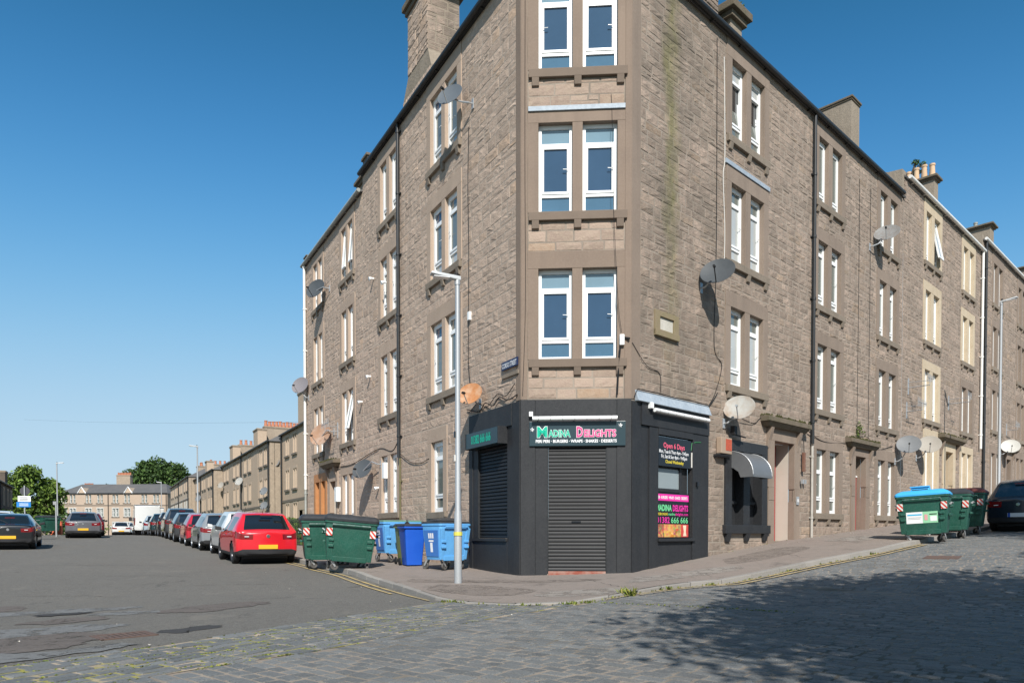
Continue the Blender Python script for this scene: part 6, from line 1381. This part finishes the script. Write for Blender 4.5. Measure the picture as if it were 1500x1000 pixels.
dc=car('very dark blue car in tree shade beside the maroon lidded container','car',15.5,4.25,NAVY,'estate',f=FR,zs=1.04,plate=PLATEW)
mb=MB(); mb.box(-2.321,-2.30,.19,.25,.46,.58); emit('plate_band',mb,mat('plate_blue',(.02,.08,.4),.4,.4),dc)
q=FL.p(40,11.6,0)
# ================================================================ FAR SIDE OF THE STREETS
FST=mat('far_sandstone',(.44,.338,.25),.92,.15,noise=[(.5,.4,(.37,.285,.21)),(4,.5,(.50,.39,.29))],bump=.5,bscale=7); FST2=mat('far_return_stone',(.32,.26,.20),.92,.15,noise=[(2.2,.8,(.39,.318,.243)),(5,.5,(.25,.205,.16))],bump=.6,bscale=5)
FSTP=mat('far_pale_stone',(.47,.375,.285),.92,.15,noise=[(.5,.4,(.40,.32,.24)),(4,.4,(.52,.42,.32))],bump=.5,bscale=7)
FDR=mat('far_dressed_stone',(.46,.36,.272),.9,.15,noise=(3,.4,(.45,.36,.27))); FSL=mat('far_sill',(.17,.145,.12),.9,.15)
FSHADE=mat('shade_darkened_stone',(.13,.105,.085),.92,.15,noise=(2,.5,(.09,.075,.06)),bump=.5,bscale=7)  # stone colour darkened to carry the shade of the sunless front
def fwindow(B,f,u0,u1,z0,z1,fr=UPVC,gl=G_GREY,surr=FDR,dep=.16,sill=True,mull=True,whead=False):
    mb=MB(); j=.13
    f.box(mb,u0-j,u0,-.2,.02,z0,z1); f.box(mb,u1,u1+j,-.2,.02,z0,z1); f.box(mb,u0-j,u1+j,-.2,.02,z1,z1+.22)
    um=(u0+u1)/2
    if mull: f.box(mb,um-.09,um+.09,-.2,.015,z0,z1)
    w_=emit('window',mb,WHITEP if whead else surr,B.root)
    mb=MB(); 
    for a,b in (((u0,um-.09),(um+.09,u1)) if mull else ((u0,u1),)):
        f.box(mb,a,a+.07,-dep-.05,-dep,z0,z1); f.box(mb,b-.07,b,-dep-.05,-dep,z0,z1); f.box(mb,a+.07,b-.07,-dep-.05,-dep,z0,z0+.08); f.box(mb,a+.07,b-.07,-dep-.05,-dep,z1-.08,z1); f.box(mb,a+.07,b-.07,-dep-.05,-dep,(z0+z1)/2-.03,(z0+z1)/2+.03)
    emit('frame',mb,fr,w_)
    mb=MB(); f.box(mb,u0,u1,-dep-.07,-dep-.052,z0,z1); emit('pane',mb,gl,w_)
    if sill: mb=MB(); f.box(mb,u0-.25,u1+.25,-.1,.12,z0-.16,z0-.002); emit('sill',mb,FSL,w_)
    return (u0,u1,z0,z1)
def terrace(name,label,u0,u1,off,ev,cols,floors,stone,zg,stacks=(),pipes=(),door=None,retu=True,course=None,gl=G_GREY,whead=False,ridge=2.4,f=None,depth=9,retm=None,sill=True):
    f=f or Fr(FL.p(0,off,0)[:2],FL.d,FL.n)
    b=Bld(thing(name,label,'building',f.p((u0+u1)/2,-1,zg),world=True)); hs=[]
    for i,(zt,zb) in enumerate(floors):
        for c in cols:
            hs.append(fwindow(b,f,c-.62,c+.62,zb,zt,gl=gl,whead=whead and i<3 and i!=0,sill=sill))
    if door:
        for c in door:
            mb=MB(); f.box(mb,c-.5,c+.5,-.35,-.3,zg-.3,floors[-1][0]); emit('door',mb,FSL,b.root); hs.append((c-.5,c+.5,zg-1,floors[-1][0]))
    wallsheet(b,f,u0,u1,zg-1,ev,hs,stone)
    p=f.p
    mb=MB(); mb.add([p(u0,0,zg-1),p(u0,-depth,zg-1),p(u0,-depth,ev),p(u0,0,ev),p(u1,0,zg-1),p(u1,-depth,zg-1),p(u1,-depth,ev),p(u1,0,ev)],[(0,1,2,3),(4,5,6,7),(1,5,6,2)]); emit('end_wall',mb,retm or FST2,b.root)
    mb=MB(); f.box(mb,u0,u1,-.42,-.38,zg-.5,ev-.1); emit('interior_screen',mb,FSL,b.root)
    mb=MB(); h=.45*depth
    mb.add([p(u0-.15,.2,ev),p(u1+.15,.2,ev),p(u1-min(2.5,(u1-u0)/3),-h,ev+ridge),p(u0+min(2.5,(u1-u0)/3),-h,ev+ridge),p(u0-.15,-depth-.2,ev),p(u1+.15,-depth-.2,ev)],[(0,1,2,3),(3,2,5,4),(0,3,4),(1,5,2)]); emit('roof',mb,SLATE,b.root)
    gutter(b,f,u0,u1,ev+.02,BPIPE,.09,.2,False)
    if course: mb=MB(); f.box(mb,u0,u1,-.02,.05,course-.1,course+.1); emit('string_course',mb,FSL,b.root)
    for u in pipes: mb=MB(); mb.tube([p(u,.1,zg-.3),p(u,.1,ev)],.075,6); emit('downpipe',mb,BPIPE,b.root)
    for (a,c,o0,o1,z1,np_,al) in stacks:
        stack(b,f,a,c,o0,o1,ev-.2 if o0<-.1 else zg+2,z1,FST2 if o0<-.1 else stone,cap=.2,capproj=.08,capm=FST2,pots=np_,potm=POT,potr=.17,poth=.55,potalong=al)
    return b,f
FLR=lambda e:[(e-.35,e-1.95),(e-3.2,e-4.85),(e-6.1,e-7.75)]
terrace('stone_terrace','stone terrace with corner return just beyond the lower tenement',39.5,52.7,-6,8.72,[47.6,50.4],FLR(8.72),FST,0,stacks=[(44.1,46.3,.02,-.8,11.2,0,'u')],pipes=[52.4],door=[45.6],course=2.9)
terrace('stone_terrace','long stone terrace with a big row of red pots on a broad stack',52.72,81.7,-5,8.25,[54.6,56.9,62.8,65.4,70.2,72.6,77.6,79.9],FLR(8.25),FST,0,stacks=[(58.3,60.5,.02,-.8,9.9,0,'u'),(59.7,60.5,-.9,-4.3,10.35,10,'o'),(67.0,67.8,-2.5,-3.6,9.6,2,'o'),(73.4,75.6,.02,-.8,9.9,0,'u'),(75.0,75.8,-.9,-4.2,10.2,6,'o')],pipes=[53.0,67.6],door=[59.4,74.4],course=2.6)
terrace('stone_terrace','farther stone terrace with a row of satellite dishes low on its wall',81.72,103,-4,7.95,[84,86.5,90.5,93,97.5,100],FLR(7.95),FST,0,stacks=[(88.2,90,.02,-.8,9.4,0,'u'),(94.6,95.6,-1,-4,9.6,5,'o')],pipes=[82.1,95.2],door=[88.8],course=2.4)
terrace('stone_terrace','pale stone terrace with small gablet at the far end of the street',103.02,136,-3.2,8.5,[106,109,114,117,122,125,130,133],FLR(8.5),FSTP,-.3,stacks=[(110,112,-2,-3.2,10.6,5,'u')],pipes=[103.4,119],course=5.3,gl=G_PALE,whead=True)
# small dishes on the terraces
def fardish(u,off,z,label,r=.42,m=None):
    f=Fr(FL.p(0,off,0)[:2],FL.d,FL.n); dish(f,u,z,.4,r,m or mat('dish_mid_grey',(.3,.31,.32),.5,.4),label,20,14,(-.2,-.3))
fardish(53.6,-5,3.9,'grey dish above another at the near corner of the long terrace'); fardish(53.6,-5,2.6,'grey dish under another at the near corner of the long terrace'); fardish(67.0,-5,5.6,'rust and white dish near the middle downpipe of the long terrace',.5,DWH); fardish(67.2,-5,2.3,'low grey dish near the middle downpipe of the long terrace'); fardish(52.9,-5.9,6.4,'dish fixed on the corner return wall',.45); fardish(80.5,-5,6.0,'pale dish high at the far end of the long terrace',.45,DBE)
for i,(u,z,l) in enumerate([(83,2.0,'pale dish low on the farther terrace, beside its downpipe'),(90,2.1,'dish low on the farther terrace, right of an orange spot'),(92,2.2,'dish low on the farther terrace, between two others'),(95,5.0,'single dish at mid height on the farther terrace')]): fardish(u,-4,z,l,.5,DBE if i==0 else None)
# building closing the street
fe=Fr((-73.3,148.0),(-.998,.06),(-.06,-.998))
b,f=terrace('end_block','three storey stone block with slate roof closing the street','x' and 0 or 0,23.5,0,8.45,[2.4,4.9,8.6,11.1,14.4,16.9,20.3,22.2],[(8.2,6.5),(5.35,3.65),(2.45,.7)],mat('end_block_stone',(.42,.33,.255),.92,.15,noise=[(1,.4,(.36,.28,.21)),(5,.4,(.47,.37,.29))],bump=.5,bscale=7),-.4,stacks=[(10.4,13.4,-4,-4.9,12.4,9,'u')],pipes=[0.2,12.6,23.3],course=6.0,f=fe,whead=True,ridge=2.2)
for c in (8.3,18.3):
    mb=MB(); p=fe.p; mb.add([p(c-.9,.06,8.4),p(c+.9,.06,8.4),p(c,.06,9.7),p(c-.9,-1.2,8.4+.7),p(c+.9,-1.2,8.4+.7),p(c,-2.4,9.7)],[(0,1,2),(0,2,5,3),(1,4,5,2)]); g=emit('gablet',mb,FDR,b.root)
    mb=MB(); mb.tube([p(c-1,.1,8.35),p(c,.1,9.8),p(c+1,.1,8.35)],.11,6); emit('bargeboard',mb,UPVC,g)
fe2=Fr((-97.5,160),(-.99,.1),(-.1,-.99)); terrace('slate_roofed_house','grey roofed house behind the slim lamp with red pots',0,14,0,7.2,[3,7,11],[(6.6,5.0),(3.4,1.8)],FST2,-.4,stacks=[(1,3.2,-3.5,-4.6,10.9,6,'u'),(-6,-4,-6,-7,11,5,'u')],f=fe2,ridge=3)
# shaded building on the opposite pavement
fo=Fr(FL.p(0,16.2,0)[:2],FL.d,-FL.n)
b,f=terrace('shaded_terrace','dark terrace in its own shade on the opposite pavement',30,82,0,5.0,[34,37.5,42,45.5,50,53.5,58,61.5,66,69.5,74,77.5,80.5],[(4.5,2.9),(1.7,.1)],FSHADE,-.6,stacks=[(76.2,78.4,-.1,-1.1,6.3,0,'u'),(81.9,83.2,-1,-2,3.4,0,'u')],f=fo,gl=G_DARK,pipes=[41,55,70],ridge=1.4,sill=False)
# railings and hedge
t=thing('iron_railings','black iron railings between the red hatchback and the green containers','railings',FL.p(24,.25,-.4),world=True)
me=None
for i in range(120):
    u=19.2+i*.2; q=FL.p(u,.25,0); z=Zf(q[0],q[1])+.15
    if me is None:
        mb=MB(); mb.tube([(0,0,0),(0,0,1.12)],.011,5); mb.tube([(0,0,1.12),(0,0,1.2)],[.02,.002],5); o=emit('bar',mb,BPIPE,None); me=o.data
    else: o=bpy.data.objects.new('bar',me); COL.objects.link(o)
    o.parent=t; T=TL[t.name]; o.location=(q[0]-T.x,q[1]-T.y,z-T.z)
for zz in (.15,1.05):
    mb=MB(); P=[]
    for i in range(13): q=FL.p(19.1+i*2,.25,0); P.append((q[0],q[1],Zf(q[0],q[1])+.15+zz))
    mb.tube(P,.018,5); emit('rail',mb,BPIPE,t)
def leaves(mb,C,n,ls,rw,shell=False):
    """C list of (centre, radius vector)"""
    for _ in range(n):
        c,r=rw.choice(C)
        while True:
            v=Vector((rw.uniform(-1,1),rw.uniform(-1,1),rw.uniform(-1,1)))
            if .05<v.length<1: break
        if v.length<.55: v*=.55/v.length*rw.uniform(1,1.6)
        p=Vector(c)+Vector((v.x*r[0],v.y*r[1],v.z*r[2])); s=ls*rw.uniform(.6,1.3)
        a=Vector((rw.gauss(0,1),rw.gauss(0,1),rw.gauss(0,1)+.3)).normalized(); b=a.orthogonal().normalized(); b.rotate(Matrix.Rotation(rw.uniform(0,6.28),3,a)); c2=a.cross(b)
        mb.add([p-b*s,p-c2*s*.5+b*s*.1,p+b*s,p+c2*s*.5+b*s*.1],[(0,1,2,3)],0,rw.random())
def tree(name,label,loc,trunk_h,crown_c,crown_r,nclump,nleaf,ls,m,seed,trunk_r=.3,cr=.3,group=None,limbs=7):
    rw=random.Random(seed); t=thing(name,label,'tree',loc,world=True,group=group); x,y,z=loc
    C=[]
    cx,cy,cz=crown_c
    for _ in range(nclump):
        while True:
            v=Vector((rw.uniform(-1,1),rw.uniform(-1,1),rw.uniform(-.9,1)))
            if .35<v.length<1: break
        v=v.normalized()*(v.length**.4)*.82
        k=cr*rw.uniform(.65,1.25); C.append(((cx+v.x*crown_r[0],cy+v.y*crown_r[1],cz+v.z*crown_r[2]),(crown_r[0]*k,crown_r[1]*k,crown_r[2]*k*.8)))
    mb=MB(); mb.tube([(x,y,z-.2),(x+.1,y,z+trunk_h*.5),(x-.05,y+.05,z+trunk_h),(cx,cy,cz)],[trunk_r*1.25,trunk_r,trunk_r*.8,trunk_r*.3],9)
    for i in range(limbs):
        c=C[i*len(C)//limbs][0]; b0=Vector((x,y,z+trunk_h*rw.uniform(.8,1.1))); md=(b0+Vector(c))/2+Vector((rw.uniform(-.3,.3),rw.uniform(-.3,.3),.4)); mb.tube([b0,md,c],[trunk_r*.45,trunk_r*.25,trunk_r*.06],6)
    emit('trunk',mb,BARK,t,smooth=True)
    mb=MB(); leaves(mb,C,nleaf,ls,rw); emit('crown',mb,m,t,recalc=False)
    return t
q=(-63.2,92); tree('broad_tree','bright green tree beyond the dark shaded terrace',(*q,Zf(*q)),3.2,(q[0],q[1],4.4),(3.9,4.0,4.5),60,10000,.26,LEAFY,4,.35)
q=(-65.5,90); tree('broad_tree','bright green tree behind the chimney of the dark shaded terrace',(*q,Zf(*q)),3.2,(q[0],q[1],4.4),(3.8,4.0,4.4),45,7000,.26,LEAFY,14,.35)
q=(-92,182); tree('broad_tree','big dark round tree rising above the far slate roofs',(*q,0),7,(q[0],q[1],12.6),(8.8,7,7.3),90,14000,.42,LEAF,5,.6,cr=.26)
q=(-112,195); tree('broad_tree','low dark tree top between the far red chimney pots',(*q,0),6,(q[0],q[1],10.2),(4.2,4,3.6),30,3500,.4,LEAF,6,.5)
def bush(label,c,r,n,ls,m,seed,name='bush',cat='bush'):
    rw=random.Random(seed); mb=MB(); C=[((c[0]+rw.uniform(-.6,.6)*r[0],c[1]+rw.uniform(-.6,.6)*r[1],c[2]+rw.uniform(-.4,.5)*r[2]),(r[0]*.5,r[1]*.5,r[2]*.5)) for _ in range(12)]
    leaves(mb,C,n,ls,rw); return one(name,mb,m,label,cat,(c[0],c[1],c[2]-r[2]),recalc=False)
bush('green bush in front of the end block, beside the grey hatchback',(-74.5,125,.5),(2.6,2,1.5),900,.25,LEAFY,21); bush('green bush in front of the end block, under its middle windows',(-69,128,.4),(3.4,2,1.4),1100,.25,LEAF,22); bush('olive bush behind the round dark road sign',(-41.5,58,1.0),(2.2,1.6,1.5),1200,.16,LEAFY,23); bush('dark bush between the slim lamp and the grey hatchback',(-45,70,.6),(3,2,1.6),1200,.2,LEAF,24)
mb=MB(); rw=random.Random(9); C=[]
for i in range(40):
    q=FL.p(23.5+i*.18,-1.4,0); C.append(((q[0],q[1],Zf(q[0],q[1])+.75+rw.uniform(-.02,.04)),(.3,.42,.62)))
leaves(mb,C,5000,.06,rw); q=FL.p(27,-1.4,0); one('clipped_hedge',mb,LEAFY,'clipped green hedge above the roof of the red hatchback','hedge',(q[0],q[1],Zf(q[0],q[1])),recalc=False)
# plants rooted in masonry
bush('small wild plant growing on the little capped chimney',FR.p(4.95,-.5,13.55),(.25,.25,.4),160,.05,LEAF,31,'wild_plant','plant')
t=thing('wild_sapling','windswept sapling growing among the buff chimney pots','plant',FR.p(20.1,-1.0,14.4),world=True); b0=Vector(FR.p(20.1,-1.0,14.4)); mb=MB(); C=[]
rw=random.Random(12)
for i in range(7):
    a=b0+Vector((rw.uniform(-.1,.1),0,.2)); e=b0+Vector((rw.uniform(-.2,.5),rw.uniform(-.1,.1),rw.uniform(.55,1.0))); mb.tube([a,(a+e)/2+Vector((0,0,.1)),e],[.03,.02,.01],5); C.append((tuple(e),(.16,.12,.10)))
emit('stem',mb,BARK,t); mb=MB(); leaves(mb,C,300,.05,rw); emit('foliage',mb,LEAF,t,recalc=False)
t=thing('hood_weed','green weed sprouting from the hood of the second doorway','plant',FR.p(12.0,.1,3.2),world=True); b0=Vector(FR.p(12.0,.12,3.14)); mb=MB(); C=[]
for i in range(5): e=b0+Vector((rw.uniform(-.12,.12),rw.uniform(-.08,.05),rw.uniform(.2,.55))); mb.tube([b0,e],[.008,.004],4); C.append((tuple(e-Vector((0,0,.12))),(.09,.09,.17)))
emit('stem',mb,BARK,t); mb=MB(); leaves(mb,C,130,.035,rw); emit('foliage',mb,LEAFY,t,recalc=False)
# overhead wire
a=Vector(FL.p(18.7,.1,4.95)); b=Vector((-36,52,8.3)); mb=MB(); mb.tube([a,a*.66+b*.34-Vector((0,0,.12)),a*.33+b*.67-Vector((0,0,.12)),b],.003,5); one('overhead_wire',mb,CABLE,'thin overhead wire crossing the open sky above the street','cable',tuple(a))
# containers across the street
for x,y,l in ((-36.5,52,'dark green container across the street, beside the bare post'),(-35.4,53.5,'smaller green container across the street behind a dark one')):
    big_bin(l,(x,y,gz(x,y,.1)),R(60),GBIN,LIDK,haz=(0,0),group=GB)
mb=MB(); mb.box(-36.2,-35.9,55,55.2,0,1.1); mb.box(-35.7,-35.4,55,55.2,0,1.05); mb.box(-36.25,-35.35,54.98,55.0,.6,.95); one('road_barrier',mb,mat('barrier_orange',(.6,.14,.07),.5,.4),'orange barrier beside the green containers across the street','barrier',(-36,55,0))
# trees behind and beside the photographer; their shade falls on the setts
q=(9.2,-2.2); tree('street_tree','broad leafy tree shading the setts of the hill street',(*q,Zf(*q)),3.4,(7.4,-.6,6.3),(5.2,5.6,2.6),100,46000,.11,LEAF,41,.3,cr=.3)
q=(17,11.2); tree('street_tree','leafy tree shading the dark parked car on the hill',(*q,Zf(*q)),3.6,(16.4,12.0,7.6),(3.6,3.4,2.6),45,12000,.11,LEAF,42,.28,cr=.3)
q=(15.5,3.5); tree('street_tree','leafy tree between the two other shade trees',(*q,Zf(*q)),3.4,(14.2,5.2,7.2),(3.4,2.6,2.3),36,9000,.11,LEAF,43,.28,cr=.3)
flush_text()
